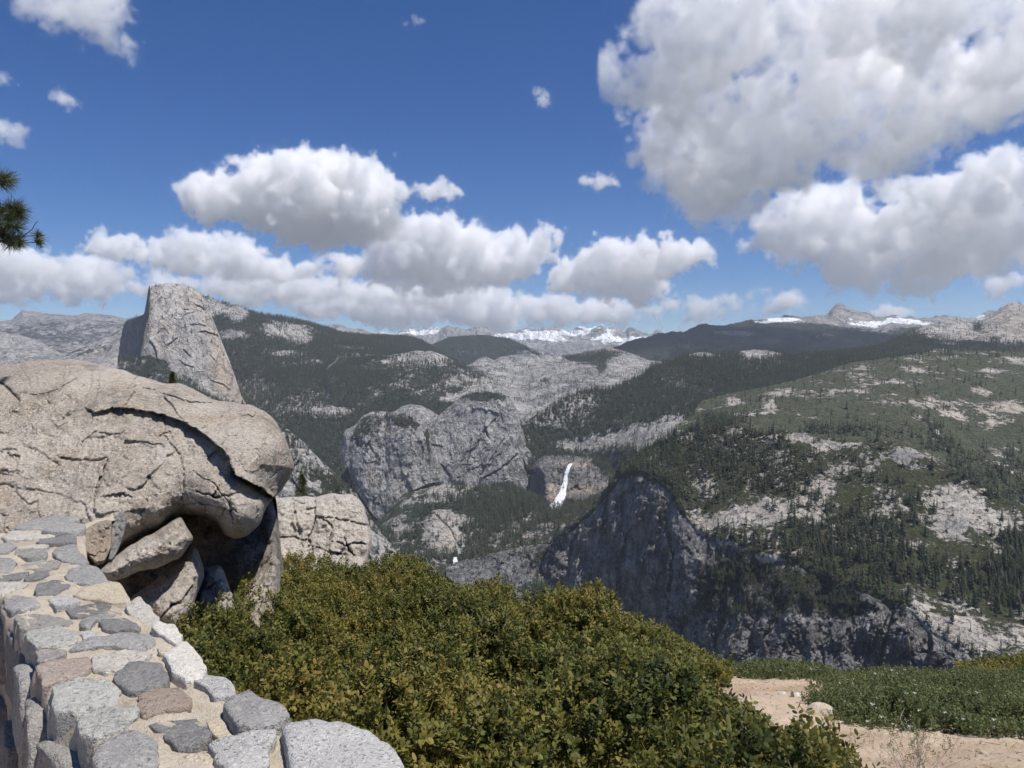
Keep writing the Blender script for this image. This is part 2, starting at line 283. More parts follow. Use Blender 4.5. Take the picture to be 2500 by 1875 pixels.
loft('bald_peak', [[(2080, 910, 3900), (2960, 900, 3900)], [(2080, 890, 4300), (2185, 866, 4300), (2320, 850, 4400), (2960, 850, 4400)], [(2080, 876, 4650), (2185, 842, 4700), (2280, 820, 4800), (2400, 812, 4850), (2470, 800, 4900), (2960, 815, 4900)],
     [(2080, 872, 4700), (2116, 858, 4800), (2150, 846, 4850), (2185, 829, 4900), (2221, 813, 5000), (2250, 802, 5000), (2279, 791, 5050), (2300, 781, 5100), (2315, 777, 5100), (2340, 778, 5100), (2366, 790, 5100), (2376, 790, 5200), (2398, 784, 5300), (2423, 765, 5350), (2445, 749, 5400), (2460, 740, 5400), (2470, 737, 5400), (2484, 738, 5400), (2496, 742, 5400), (2540, 770, 5400), (2960, 800, 5400)]], M_gran, 2.4, 28, 260, rid=.4, seed=8,
     veg=(.12, [(2150, 850, 60, 40, .9), (2215, 840, 50, 30, .7), (2330, 845, 150, 14, .6), (2500, 850, 120, 18, .5), (2385, 797, 14, 12, .6), (2460, 780, 50, 28, -.5), (2310, 795, 40, 18, -.3)], (.4, 160)), warm=(.15, [], (.3, 300)),
     trees=((.05, [(2140, 860, 60, 40, 1.), (2240, 835, 60, 24, .8), (2330, 850, 150, 12, .75), (2500, 856, 120, 14, .7), (2385, 797, 18, 12, .8), (2200, 820, 30, 16, .8), (2440, 825, 60, 12, .25)], (.35, 140)), 70), th=(18, 28), label='bald granite peaks above the brushy hillside')

# north side: long forested slope below the ridge behind the great dome
crestC = [(400, 740, 6000), (440, 725, 6000), (497, 723, 6000), (509, 721, 6000), (520, 726, 6050), (532, 732, 6050), (558, 743, 6100), (573, 741, 6100), (585, 746, 6100), (592, 752, 6150), (608, 760, 6200), (645, 768, 6300), (683, 773, 6400), (721, 781, 6500), (759, 790, 6600), (786, 799, 6700), (828, 814, 6800), (885, 821, 7000), (942, 823, 7200), (999, 823, 7300), (1030, 834, 7300), (1056, 850, 7300), (1100, 878, 7200), (1150, 905, 7100), (1300, 1010, 6000)]
loft('forested_slope', [[(400, 1130, 4500), (600, 1150, 4300), (700, 1220, 3600), (820, 1330, 3500), (900, 1350, 3600), (1000, 1320, 3700), (1150, 1190, 3750), (1300, 1130, 3850)], [(400, 1010, 5000), (600, 1020, 4750), (680, 1050, 4150), (750, 1090, 3950), (900, 1120, 3950), (1000, 1090, 4000), (1150, 1060, 4050), (1300, 1070, 4100)], [(400, 940, 5300), (560, 940, 5250), (640, 958, 4950), (700, 975, 4600), (800, 990, 4450), (950, 990, 4500), (1080, 990, 4550), (1300, 1050, 4700)], [(400, 850, 5650), (560, 845, 5600), (640, 860, 5450), (700, 880, 5350), (800, 895, 5300), (942, 905, 5400), (1050, 910, 5400), (1150, 930, 5400), (1300, 1030, 5400)], [(400, 790, 5700), (560, 785, 5700), (700, 820, 5900), (800, 842, 6000), (942, 855, 6200), (1050, 872, 6200), (1150, 918, 6000), (1300, 1022, 5700)], crestC], M_gran, 2.3, 45, 420, rid=.4, seed=9,
     veg=(.72, [(515, 750, 30, 18, -1.0), (545, 760, 22, 14, -.5), (580, 765, 26, 22, -1.0), (560, 815, 44, 14, -.95), (665, 800, 26, 20, -.65), (715, 812, 26, 30, -.75), (745, 830, 20, 22, -.5), (775, 800, 24, 8, -.4), (700, 862, 42, 5, -.9), (770, 885, 50, 5, -.8), (630, 950, 60, 20, -.5), (720, 1000, 60, 14, -.65), (810, 1005, 50, 16, -.75), (690, 980, 60, 10, -.45), (870, 850, 60, 7, -.5), (930, 832, 20, 4, -.7), (1000, 836, 26, 6, -.5), (830, 960, 60, 9, -.35), (640, 1060, 40, 50, -.3)], (.30, 300)),
     trees=((.86, [(515, 750, 34, 20, -1.0), (580, 765, 26, 22, -.9), (560, 815, 44, 14, -.7), (665, 800, 26, 20, -.6), (715, 812, 26, 30, -.6), (745, 830, 20, 22, -.4), (700, 862, 42, 5, -.6), (770, 885, 50, 5, -.55), (720, 1000, 60, 12, -.5), (810, 1005, 50, 14, -.5), (840, 848, 60, 5, -.5)], (.34, 180)), 95), th=(22, 34), label='long dark forested slope below the ridge behind the great dome')
loft('knobby_ridge', [[(745, 1010, 5000), (800, 1010, 4400), (1315, 1080, 4300)], [(745, 990, 5200), (800, 960, 4480), (900, 960, 4500), (1000, 965, 4500), (1100, 975, 4500), (1200, 985, 4500), (1315, 1050, 4600)], [(745, 970, 5500), (800, 910, 4900), (900, 905, 4900), (1000, 905, 4900), (1100, 915, 4900), (1180, 935, 4900), (1250, 985, 4900), (1315, 1032, 4900)], [(745, 960, 5700), (780, 905, 5450), (828, 858, 5200), (885, 863, 5200), (942, 868, 5200), (980, 861, 5200), (1020, 856, 5200), (1052, 857, 5200), (1080, 866, 5200), (1113, 882, 5200), (1150, 897, 5200), (1192, 916, 5200), (1223, 947, 5150), (1253, 975, 5100), (1291, 1007, 5100), (1315, 1026, 5100)]], M_gran, 2.2, 26, 200, rid=.45, seed=10,
     veg=(.60, [(1060, 872, 50, 14, -.55), (980, 868, 50, 7, -.4), (1120, 930, 80, 26, -.25), (1180, 945, 60, 30, -.35), (1230, 965, 50, 36, -.8), (1110, 975, 60, 12, -.5), (1000, 930, 50, 26, .1), (850, 930, 70, 40, .4), (870, 880, 50, 10, -.1), (1000, 985, 60, 16, .3), (1065, 1002, 50, 15, .9), (1110, 988, 30, 8, .4)], (.42, 110)), warm=(.1, [], (.3, 200)),
     trees=((.50, [(1060, 870, 46, 10, -.5), (1120, 920, 50, 16, .1), (1200, 950, 50, 24, -.3), (1230, 965, 40, 30, -.5), (1110, 975, 60, 12, -.6), (880, 930, 80, 40, .5), (1000, 985, 60, 16, .45), (950, 905, 100, 16, .25), (1065, 1004, 50, 15, 1.0), (1110, 990, 30, 8, .5)], (.45, 90)), 95), th=(18, 30), label='knobby granite ridge with scattered trees behind the cap')
loft('granite_slabs', [[(1120, 1090, 4200), (1660, 1060, 4200)], [(1120, 1000, 4500), (1223, 985, 4500), (1291, 1012, 4400), (1340, 1010, 4400), (1400, 985, 4450), (1500, 965, 4450), (1660, 950, 4450)], [(1120, 940, 5100), (1200, 930, 5200), (1280, 958, 5000), (1350, 930, 5000), (1430, 910, 5100), (1520, 920, 5100), (1660, 920, 5100)], [(1120, 910, 5700), (1200, 895, 5900), (1300, 896, 5900), (1400, 885, 5900), (1500, 875, 5900), (1660, 900, 5900)], [(1120, 900, 6300), (1150, 888, 6300), (1170, 874, 6300), (1185, 869, 6300), (1207, 880, 6300), (1223, 871, 6300), (1253, 865, 6300), (1302, 864, 6300), (1340, 865, 6400), (1373, 870, 6400), (1410, 866, 6500), (1436, 859, 6500), (1468, 850, 6500), (1495, 849, 6500), (1530, 858, 6500), (1580, 880, 6400), (1660, 890, 6400)]], M_slab, 2.3, 34, 420, rid=.35, seed=12, dfun=facets(30, 90, .8, 112, .9),
     veg=(.06, [(1400, 875, 40, 8, .5), (1440, 880, 60, 12, .55), (1480, 865, 60, 10, .55), (1360, 930, 60, 9, .45), (1300, 912, 14, 30, .15), (1380, 955, 60, 8, .25), (1340, 868, 50, 5, .4), (1470, 900, 16, 20, .5), (1150, 895, 20, 8, .3)], (.28, 260)), warm=(0, [(1418, 868, 20, 8, .8), (1500, 856, 20, 6, .7)], (0, 1)),
     trees=((0, [(1400, 873, 40, 7, .7), (1450, 876, 60, 9, .8), (1490, 862, 50, 8, .8), (1350, 935, 60, 7, .6), (1320, 866, 60, 3, .7), (1470, 900, 12, 18, .5)], (.3, 120)), 80), th=(18, 28), label='smooth grey granite slabs in the valley head')
loft('wooded_ridge', [[(1230, 1150, 3450), (1400, 1140, 3520), (1500, 1150, 3400), (1600, 1120, 2900), (2270, 930, 3200)], [(1230, 1110, 3560), (1300, 1108, 3600), (1400, 1106, 3640), (1500, 1095, 3450), (1600, 1070, 3200), (1700, 1030, 3200), (1800, 1000, 3250), (1900, 970, 3300), (2000, 940, 3400), (2100, 905, 3500), (2270, 870, 3600)], [(1230, 1075, 3700), (1300, 1066, 3750), (1400, 1055, 3750), (1500, 1035, 3650), (1600, 1000, 3550), (1700, 965, 3600), (1800, 940, 3700), (1900, 925, 3800), (2000, 905, 3900), (2100, 880, 4000), (2200, 878, 3950), (2270, 890, 3900)],
     [(1230, 1050, 3700), (1270, 1035, 3750), (1300, 1018, 3800), (1354, 985, 3900), (1389, 962, 3950), (1422, 953, 4000), (1490, 952, 4000), (1517, 939, 4050), (1544, 925, 4100), (1571, 914, 4150), (1593, 892, 4200), (1606, 889, 4200), (1640, 882, 4250), (1674, 868, 4300), (1701, 860, 4300), (1723, 860, 4300), (1761, 867, 4300), (1810, 858, 4350), (1842, 854, 4350), (1870, 855, 4350), (1897, 861, 4400), (1935, 872, 4400), (1989, 866, 4450), (2062, 861, 4500), (2116, 856, 4500), (2150, 848, 4550), (2185, 852, 4450), (2230, 862, 4300), (2270, 880, 4150)]], M_mid, 2.3, 28, 220, rid=.45, seed=13,
     veg=(.62, [(1715, 866, 34, 9, -.9), (1860, 868, 50, 14, -.9), (1850, 890, 50, 10, -.6), (1420, 990, 40, 28, -.45), (1340, 1015, 40, 26, -.4), (1330, 1035, 40, 12, -.3), (1640, 930, 60, 20, -.3), (1690, 945, 14, 10, -.5), (1480, 1075, 60, 22, -.75), (1400, 1085, 60, 14, -.5), (1590, 1060, 50, 22, -.95), (1640, 1030, 30, 16, -.95), (1560, 1085, 30, 12, -.8), (1350, 1060, 60, 10, .3), (1500, 1010, 60, 16, .3), (1900, 915, 150, 22, .3)], (.34, 130)), warm=(0, [(1450, 1130, 60, 10, .5)], (0, 1)),
     trees=((.80, [(1715, 864, 34, 8, -.75), (1860, 866, 46, 12, -.65), (1420, 985, 36, 22, -.35), (1340, 1020, 36, 22, -.35), (1480, 1078, 60, 18, -.7), (1400, 1088, 60, 12, -.5), (1590, 1060, 46, 20, -1.0), (1640, 1030, 28, 14, -1.0), (1560, 1085, 28, 12, -.9), (1640, 930, 60, 16, -.15)], (.32, 90)), 120), th=(22, 36), label='wooded ridge with pale granite knobs across the valley')

# ---------------------------------------------------------------- the great dome with its sheer face
def dome(name, top, bottom, D, T, TL, mat, fr=(0, .3, .55, .75, .88, .96, 1), pc=None, hw=None, lp=2., **kw):
    a = np.array(top, float); b = np.array(bottom, float); xs = np.unique(np.r_[a[:, 0], b[:, 0], np.arange(a[0, 0], a[-1, 0], 4)])
    xs = xs[(xs >= max(a[0, 0], b[0, 0])) & (xs <= min(a[-1, 0], b[-1, 0]))]
    yt = np.interp(xs, a[:, 0], a[:, 1]); yb = np.interp(xs, b[:, 0], b[:, 1]); pc = pc if pc is not None else (xs[0]+xs[-1])/2; hw = hw or (xs[-1]-xs[0])/2
    g = np.clip(np.abs(xs-pc)/hw, 0, 1); lat = TL*(1-np.sqrt(np.maximum(0, 1-g**lp)))
    tall = np.clip((yb-yt)/(yb-yt).max(), .02, 1)
    ls = [[(x, yb_+(yt_-yb_)*f, D+l_+T*tl*(.25*f+.75*(1-math.sqrt(max(0, 1-f*f))))) for x, yb_, yt_, l_, tl in zip(xs, yb, yt, lat, tall)] for f in fr]
    return loft(name, ls, mat, sm=2, **kw)
dome('granite_dome', [(344, 866), (348, 838), (355, 795), (362, 748), (366, 706), (374, 697), (399, 692), (437, 692), (463, 699), (486, 711), (494, 719), (501, 730), (516, 768), (532, 809), (547, 847), (562, 885), (577, 931), (588, 965), (600, 986), (612, 994)],
     [(344, 886), (372, 905), (395, 925), (440, 960), (500, 1000), (560, 1020), (612, 1020)], 4420, 330, 420, M_dome, pc=344, hw=266, lp=2.6, step=1.15, amp=8, ns=120, rid=.45, oct=6, seed=20, dfun=facets(2.5, 70, .7, 120, .3), scars=[([(481, 744), (491, 748), (497, 753)], 3, 22), ([(491, 809), (501, 807), (516, 814), (527, 817)], 2.4, 20), ([(368, 834), (376, 844), (382, 860), (384, 875)], 2.6, 22), ([(411, 842), (421, 834), (430, 826)], 2.2, 14), ([(453, 857), (463, 867)], 2.6, 16), ([(448, 754), (460, 756)], 2, 9), ([(467, 793), (485, 790), (501, 795)], 2, 9), ([(388, 812), (394, 803), (403, 802), (410, 812)], 2, 8), ([(516, 868), (524, 878)], 2, 10), ([(440, 780), (455, 765), (470, 762)], 2, 6), ([(520, 930), (545, 938), (560, 950)], 2, 9), ([(372, 760), (378, 740), (392, 725)], 2, 6), ([(400, 770), (415, 750), (425, 730)], 2, 6), ([(440, 880), (452, 890), (470, 895)], 2, 9)], back=(.05, 1.2),
     veg=(-.3, [(380, 885, 36, 18, .9), (350, 885, 20, 24, .9), (420, 910, 40, 24, .85), (470, 940, 40, 22, .75), (530, 975, 40, 20, .5), (440, 905, 8, 8, -.4)], (.3, 40)),
     warm=(.05, [(535, 870, 26, 70, .75), (560, 940, 26, 50, .5), (480, 730, 20, 30, .35), (430, 850, 60, 40, .15)], (.25, 120)),
     trees=((-.3, [(380, 895, 40, 18, 1.1), (350, 895, 20, 22, 1.1), (420, 920, 40, 22, 1.1), (480, 950, 40, 22, .9), (540, 985, 40, 14, .6)], (.3, 60)), 150), th=(20, 32), label='great half-round granite dome with a sheer shaded face')
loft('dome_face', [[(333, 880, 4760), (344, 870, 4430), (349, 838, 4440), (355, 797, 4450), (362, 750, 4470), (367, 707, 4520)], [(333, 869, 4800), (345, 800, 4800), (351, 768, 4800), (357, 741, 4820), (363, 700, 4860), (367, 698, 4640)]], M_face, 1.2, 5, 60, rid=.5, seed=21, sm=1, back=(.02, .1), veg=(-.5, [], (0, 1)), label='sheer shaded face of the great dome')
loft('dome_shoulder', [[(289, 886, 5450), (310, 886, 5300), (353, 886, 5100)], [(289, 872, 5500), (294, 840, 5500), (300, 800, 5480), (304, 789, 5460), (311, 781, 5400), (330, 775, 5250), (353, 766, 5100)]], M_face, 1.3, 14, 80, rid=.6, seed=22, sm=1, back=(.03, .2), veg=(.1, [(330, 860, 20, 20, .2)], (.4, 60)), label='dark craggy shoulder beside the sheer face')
loft('dome_apron', [[(288, 1010, 4000), (640, 1060, 4000)], [(288, 930, 4250), (400, 950, 4250), (520, 995, 4250), (640, 1025, 4250)], [(288, 871, 4600), (330, 872, 4500), (344, 874, 4430), (372, 880, 4410), (395, 892, 4400), (440, 925, 4390), (500, 960, 4380), (560, 985, 4380), (640, 1005, 4380)]], M_mid, 2., 14, 90, rid=.5, seed=23, veg=(.62, [(540, 985, 60, 12, -.4), (420, 920, 60, 20, -.1)], (.45, 60)), trees=((.62, [], (.5, 70)), 130), th=(20, 34), label='tree-dotted talus apron at the foot of the great dome')

loft('valley_side', [[(-560, 1500, 2400), (330, 1500, 2400)], [(-560, 1150, 2900), (330, 1180, 2900)], [(-560, 950, 3700), (0, 945, 3800), (330, 975, 3900)]], M_mid, 5, 40, 260, seed=24, veg=(.5, [], (.4, 150)), trees=((.5, [], (.4, 150)), 40), label='wooded valley side hidden behind the big boulder')
# ---------------------------------------------------------------- the two caps and the small dome in the valley
dome('small_dome', [(955, 1012), (965, 1004), (980, 992), (1002, 986), (1029, 990), (1056, 1004), (1078, 1019), (1092, 1034)], [(955, 1060), (1092, 1070)], 3850, 200, 60, M_cap, step=1.5, amp=6, ns=70, seed=30, veg=(-.1, [], (.3, 60)), label='small rounded granite dome between the caps')
dome('granite_cap', [(838, 1075), (843, 1050), (866, 1038), (880, 1022), (889, 1014), (905, 1007), (927, 1004), (972, 1006), (1002, 1022), (1022, 1030), (1037, 1034), (1042, 1060), (1050, 1100), (1068, 1130), (1080, 1160)],
     [(838, 1130), (843, 1145), (850, 1172), (881, 1215), (915, 1262), (942, 1280), (958, 1245), (999, 1200), (1048, 1180), (1080, 1175)], 3270, 260, 150, M_cap, step=1.4, amp=34, ns=160, rid=.6, aniso=.5, seed=31, dfun=facets(13, 48, .45, 131, -.1),
     veg=(.05, [(900, 1050, 40, 24, .45), (950, 1026, 60, 16, .5), (1000, 1040, 30, 12, .6), (1045, 1080, 7, 50, .5), (870, 1080, 30, 24, .35), (930, 1080, 40, 20, .2), (960, 1150, 50, 50, -.4), (1000, 1120, 50, 40, -.35), (880, 1180, 30, 40, .1)], (.42, 45)), warm=(.05, [], (.3, 60)),
     trees=((.0, [(900, 1050, 40, 24, .7), (950, 1022, 60, 16, .95), (1000, 1040, 30, 14, .9), (1044, 1075, 8, 50, .6), (870, 1080, 30, 24, .5), (880, 1160, 20, 40, .3)], (.45, 45)), 170), th=(12, 24), label='lumpy granite cap with a tree-dotted top')
dome('steep_granite_cap', [(1034, 1060), (1040, 1046), (1056, 1032), (1075, 1014), (1095, 996), (1113, 978), (1126, 969), (1139, 962), (1165, 953), (1190, 948), (1212, 951), (1234, 962), (1246, 972), (1253, 984), (1260, 1005), (1265, 1027), (1271, 1048), (1276, 1065), (1280, 1087), (1302, 1118), (1314, 1129), (1318, 1160)],
     [(1034, 1150), (1048, 1170), (1075, 1190), (1120, 1205), (1170, 1215), (1291, 1215), (1318, 1200)], 3400, 240, 200, M_cap2, pc=1150, hw=170, lp=3, step=1.3, amp=36, ns=190, rid=.65, aniso=.42, seed=32, dfun=facets(11, 62, .5, 132, .4), scars=[([(1046, 1087), (1062, 1085), (1078, 1090)], 2, 9), ([(1186, 1045), (1192, 1062)], 3, 18), ([(1230, 1075), (1215, 1095), (1195, 1130), (1175, 1160)], 3, 14), ([(1180, 1165), (1220, 1145), (1260, 1110)], 3, 14), ([(1222, 1005), (1226, 1020)], 3, 14), ([(1150, 1075), (1148, 1110), (1140, 1140)], 3, 12), ([(1070, 1128), (1085, 1140), (1098, 1158)], 4, 12), ([(1280, 1125), (1290, 1160), (1294, 1178)], 3, 14)],
     veg=(-.12, [(1175, 968, 70, 13, 1.0), (1045, 1080, 8, 40, .5), (1120, 990, 20, 14, .4), (1100, 1110, 20, 40, .1), (1300, 1140, 20, 30, .45)], (.36, 40)), warm=(0, [], (.1, 60)),
     trees=((-.2, [(1175, 966, 70, 13, 1.1), (1046, 1085, 8, 40, .6), (1120, 990, 20, 14, .5), (1305, 1140, 20, 30, .6)], (.4, 45)), 150), th=(10, 20), label='steep bell-shaped granite cap above the tall waterfall')

# ---------------------------------------------------------------- valley below the caps, waterfall steps
loft('valley_slope', [[(780, 1560, 2100), (1500, 1560, 2100)], [(780, 1400, 2400), (1000, 1420, 2400), (1200, 1430, 2400), (1500, 1430, 2400)], [(780, 1340, 2650), (900, 1360, 2650), (1000, 1370, 2600), (1100, 1372, 2600), (1180, 1350, 2650), (1300, 1320, 2700), (1400, 1290, 2700), (1500, 1270, 2700)], [(780, 1300, 2900), (900, 1320, 2880), (1000, 1290, 2900), (1100, 1280, 2900), (1200, 1290, 2900), (1300, 1285, 2900), (1400, 1262, 2900), (1500, 1230, 2900)], [(780, 1270, 3100), (880, 1300, 3050), (930, 1290, 3060), (965, 1240, 3150), (1000, 1215, 3200), (1100, 1212, 3200), (1250, 1210, 3200), (1340, 1242, 3100), (1400, 1235, 3150), (1500, 1195, 3200)], [(780, 1262, 3200), (880, 1290, 3150), (930, 1275, 3200), (965, 1222, 3300), (1000, 1178, 3400), (1100, 1180, 3420), (1250, 1185, 3420), (1330, 1225, 3300), (1400, 1215, 3320), (1500, 1175, 3400)]], M_mid, 2.2, 20, 150, rid=.5, seed=33,
     veg=(.58, [(1090, 1200, 40, 20, -.55), (1050, 1215, 30, 14, -.45), (1090, 1310, 34, 40, -1.0), (1110, 1265, 40, 16, -.7), (1060, 1290, 26, 16, -.6), (985, 1290, 16, 8, -.8), (1150, 1205, 40, 6, -.5), (1280, 1300, 60, 10, -.55), (1250, 1340, 50, 9, -.7), (1320, 1285, 40, 8, -.5), (1200, 1350, 40, 8, -.5), (1100, 1350, 40, 6, -.5), (1020, 1250, 40, 30, .3), (1230, 1250, 120, 30, .25)], (.45, 70)), warm=(0, [(1100, 1310, 34, 30, .5), (1270, 1320, 60, 14, .4)], (.2, 80)),
     trees=((.56, [(1000, 1220, 60, 26, -.45), (960, 1260, 40, 30, -.4), (1090, 1200, 40, 18, -.3), (1090, 1310, 32, 38, -1.0), (1110, 1265, 36, 14, -.8), (1220, 1240, 120, 36, .35), (1200, 1290, 90, 40, .25), (1420, 1230, 60, 24, .4), (880, 1300, 60, 40, .2), (1280, 1310, 50, 12, -.3)], (.42, 60)), 170), th=(20, 34), scars=[([(1060, 1250), (1100, 1290), (1120, 1330)], 4, 16), ([(1030, 1280), (1060, 1310), (1090, 1340)], 4, 12), ([(1080, 1235), (1130, 1240), (1150, 1225)], 3, 12)], label='wooded valley floor with granite ribs below the caps')
loft('waterfall_cliff', [[(1270, 1270, 3500), (1300, 1270, 3250), (1337, 1270, 3070), (1400, 1262, 3080), (1520, 1235, 3100)], [(1270, 1232, 3560), (1300, 1232, 3330), (1337, 1234, 3150), (1375, 1230, 3150), (1450, 1205, 3170), (1520, 1185, 3180)], [(1270, 1190, 3620), (1300, 1190, 3430), (1330, 1182, 3260), (1392, 1182, 3250), (1450, 1172, 3260), (1520, 1172, 3260)], [(1270, 1150, 3680), (1300, 1146, 3480), (1320, 1142, 3340), (1355, 1140, 3310), (1392, 1137, 3310), (1430, 1141, 3310), (1470, 1158, 3320), (1520, 1165, 3320)], [(1270, 1130, 3720), (1330, 1122, 3450), (1392, 1124, 3420), (1440, 1126, 3420), (1520, 1150, 3420)], [(1270, 1112, 3900), (1330, 1102, 3760), (1392, 1106, 3700), (1450, 1108, 3700), (1520, 1125, 3700)]], M_step, 1.4, 9, 60, rid=.6, aniso=.6, seed=34, dfun=facets(16, 30, .6, 134),
     veg=(.0, [(1300, 1120, 24, 12, .5), (1480, 1130, 40, 20, .8), (1310, 1160, 16, 30, .2), (1480, 1165, 40, 14, .35), (1390, 1126, 50, 8, -.4), (1340, 1240, 30, 8, .6), (1420, 1225, 60, 10, .7)], (.3, 40)), warm=(0, [(1350, 1195, 14, 22, .95), (1425, 1136, 26, 5, .9), (1380, 1130, 30, 6, .5), (1430, 1196, 50, 16, .6), (1340, 1210, 20, 16, .6)], (.1, 30)),
     trees=((-.1, [(1480, 1135, 50, 22, 1.1), (1300, 1115, 24, 10, .9), (1420, 1228, 60, 8, .9), (1340, 1244, 30, 7, .8), (1500, 1180, 20, 20, .9)], (.3, 40)), 220), th=(20, 34), label='dark rock step that the tall waterfall drops over')
loft('granite_flank', [[(540, 1560, 1900), (800, 1560, 1900), (1000, 1600, 1900)], [(540, 1250, 2150), (700, 1300, 2150), (800, 1370, 2100), (900, 1430, 2100), (1000, 1480, 2100)], [(540, 1080, 2500), (640, 1090, 2450), (700, 1120, 2400), (800, 1220, 2300), (880, 1310, 2250), (960, 1390, 2200), (1000, 1430, 2200)], [(540, 985, 2750), (600, 988, 2700), (640, 1002, 2650), (695, 1042, 2600), (740, 1080, 2560), (800, 1140, 2500), (840, 1178, 2450), (866, 1200, 2420), (900, 1255, 2400), (935, 1310, 2350), (965, 1345, 2300), (1000, 1400, 2300)]], M_mid, 2.2, 22, 120, rid=.55, seed=35, dfun=facets(24, 40, .6, 135, -.4),
     veg=(.40, [(660, 1010, 40, 20, -.2), (720, 1080, 40, 40, -.2), (780, 1140, 50, 50, -.15), (900, 1330, 50, 60, -.45), (820, 1190, 30, 30, .2), (650, 1070, 30, 30, .3)], (.45, 60)), trees=((.42, [(650, 1060, 40, 40, .2), (780, 1190, 60, 50, .15), (930, 1340, 40, 50, -.4)], (.5, 60)), 130), th=(16, 30), label='pale rocky flank dropping into the valley behind the boulders')

# ---------------------------------------------------------------- south side: brushy hillside, knoll and shaded cliff
loft('brushy_hillside', [[(1655, 1180, 1900), (2960, 1400, 1700)], [(1655, 1085, 2150), (1800, 1070, 2150), (2000, 1100, 2150), (2140, 1105, 2150), (2243, 1135, 2100), (2369, 1200, 2050), (2500, 1260, 2000), (2960, 1320, 1950)], [(1655, 1058, 2350), (1800, 1020, 2400), (2000, 1010, 2400), (2200, 1020, 2350), (2400, 1080, 2300), (2960, 1140, 2250)], [(1655, 1046, 2500), (1800, 985, 2650), (2000, 950, 2700), (2200, 940, 2700), (2400, 955, 2650), (2960, 970, 2600)], [(1655, 1040, 2550), (1693, 1013, 2650), (1700, 995, 2700), (1715, 978, 2750), (1772, 962, 2850), (1852, 948, 2900), (1924, 933, 2950), (1989, 915, 3050), (2044, 895, 3100), (2080, 884, 3150), (2134, 878, 3200), (2206, 868, 3250), (2315, 854, 3300), (2423, 857, 3300), (2500, 860, 3300), (2960, 866, 3300)]], M_green, 2.5, 12, 160, rid=.4, seed=40,
     veg=(.74, [(2100, 900, 50, 10, -.42), (2230, 905, 60, 9, -.42), (2120, 945, 50, 14, -.38), (1920, 960, 40, 14, -.42), (1880, 990, 20, 18, -.5), (1790, 980, 18, 14, -.55), (2180, 985, 60, 12, -.42), (2320, 985, 70, 16, -.42), (2400, 960, 40, 10, -.3), (2420, 910, 40, 12, -.4), (2460, 1000, 60, 20, -.42), (2420, 1030, 60, 14, -.4), (2350, 1010, 60, 12, -.35), (2250, 875, 60, 6, -.4), (2480, 880, 40, 12, -.35), (2480, 1090, 60, 20, -.25), (1960, 985, 60, 20, .1), (2140, 1040, 100, 20, .1), (2450, 940, 60, 16, .15)], (.34, 70)), warm=(.15, [(2400, 990, 100, 50, .35), (2150, 980, 60, 20, .3)], (.3, 150)),
     trees=((.13, [(2100, 1055, 130, 18, .42), (1760, 1030, 80, 20, .75), (2000, 1050, 90, 14, .5), (2420, 1160, 100, 50, .7), (2500, 1210, 80, 60, .75), (2280, 1080, 60, 24, .5), (2300, 870, 200, 9, .35), (2300, 1050, 120, 24, .25), (2330, 1130, 40, 40, .5), (1870, 985, 30, 14, .3), (2420, 920, 100, 30, .14), (2150, 980, 120, 30, .1)], (.22, 60)), 115), th=(16, 30), label='green brushy hillside with pale rock outcrops')
crestK = [(1340, 1325, 2217), (1349, 1313, 2212), (1360, 1292, 2195), (1400, 1268, 2153), (1430, 1248, 2116), (1446, 1237, 2097), (1470, 1208, 2063), (1490, 1178, 2042), (1505, 1152, 2035), (1530, 1128, 2033), (1560, 1105, 2040), (1620, 1072, 2041), (1700, 1036, 2021), (1808, 1044, 1948), (1855, 1058, 1918), (1870, 1060, 1904), (1902, 1048, 1897), (1953, 1056, 1866), (2007, 1070, 1835), (2062, 1077, 1803), (2101, 1080, 1775), (2141, 1076, 1757), (2188, 1081, 1728), (2243, 1103, 1697), (2297, 1137, 1658), (2335, 1150, 1631), (2362, 1161, 1607), (2369, 1174, 1596), (2405, 1192, 1572), (2460, 1219, 1544), (2500, 1233, 1525), (2960, 1290, 1488)]
edgeK = [(1340, 1345, 2183), (1360, 1310, 2162), (1400, 1285, 2120), (1446, 1252, 2064), (1490, 1200, 2010), (1517, 1160, 1975), (1560, 1148, 1912), (1582, 1152, 1881), (1620, 1180, 1821), (1653, 1212, 1765), (1674, 1262, 1714), (1718, 1300, 1655), (1788, 1318, 1565), (1842, 1345, 1513), (1951, 1370, 1424), (2032, 1418, 1352), (2103, 1436, 1293), (2190, 1473, 1231), (2233, 1483, 1206), (2271, 1530, 1172), (2358, 1580, 1113), (2417, 1622, 1079), (2500, 1650, 1042), (2960, 1700, 1004)]
def lerp_line(a, b, t, dy=0, dd=0):
    A, B = np.array(a), np.array(b); xs = np.unique(np.r_[A[:, 0], B[:, 0]])
    return [(x, (1-t)*np.interp(x, A[:, 0], A[:, 1])+t*np.interp(x, B[:, 0], B[:, 1])+dy*(1 if x > 1560 else max(0, (x-1500)/60)), (1-t)*np.interp(x, A[:, 0], A[:, 2])+t*np.interp(x, B[:, 0], B[:, 2])+dd) for x in xs]
RIMV = [(x, y-4, 26, 11, .38) for x, y, d in edgeK if 1480 < x < 2200 and not 1660 < x < 1760]
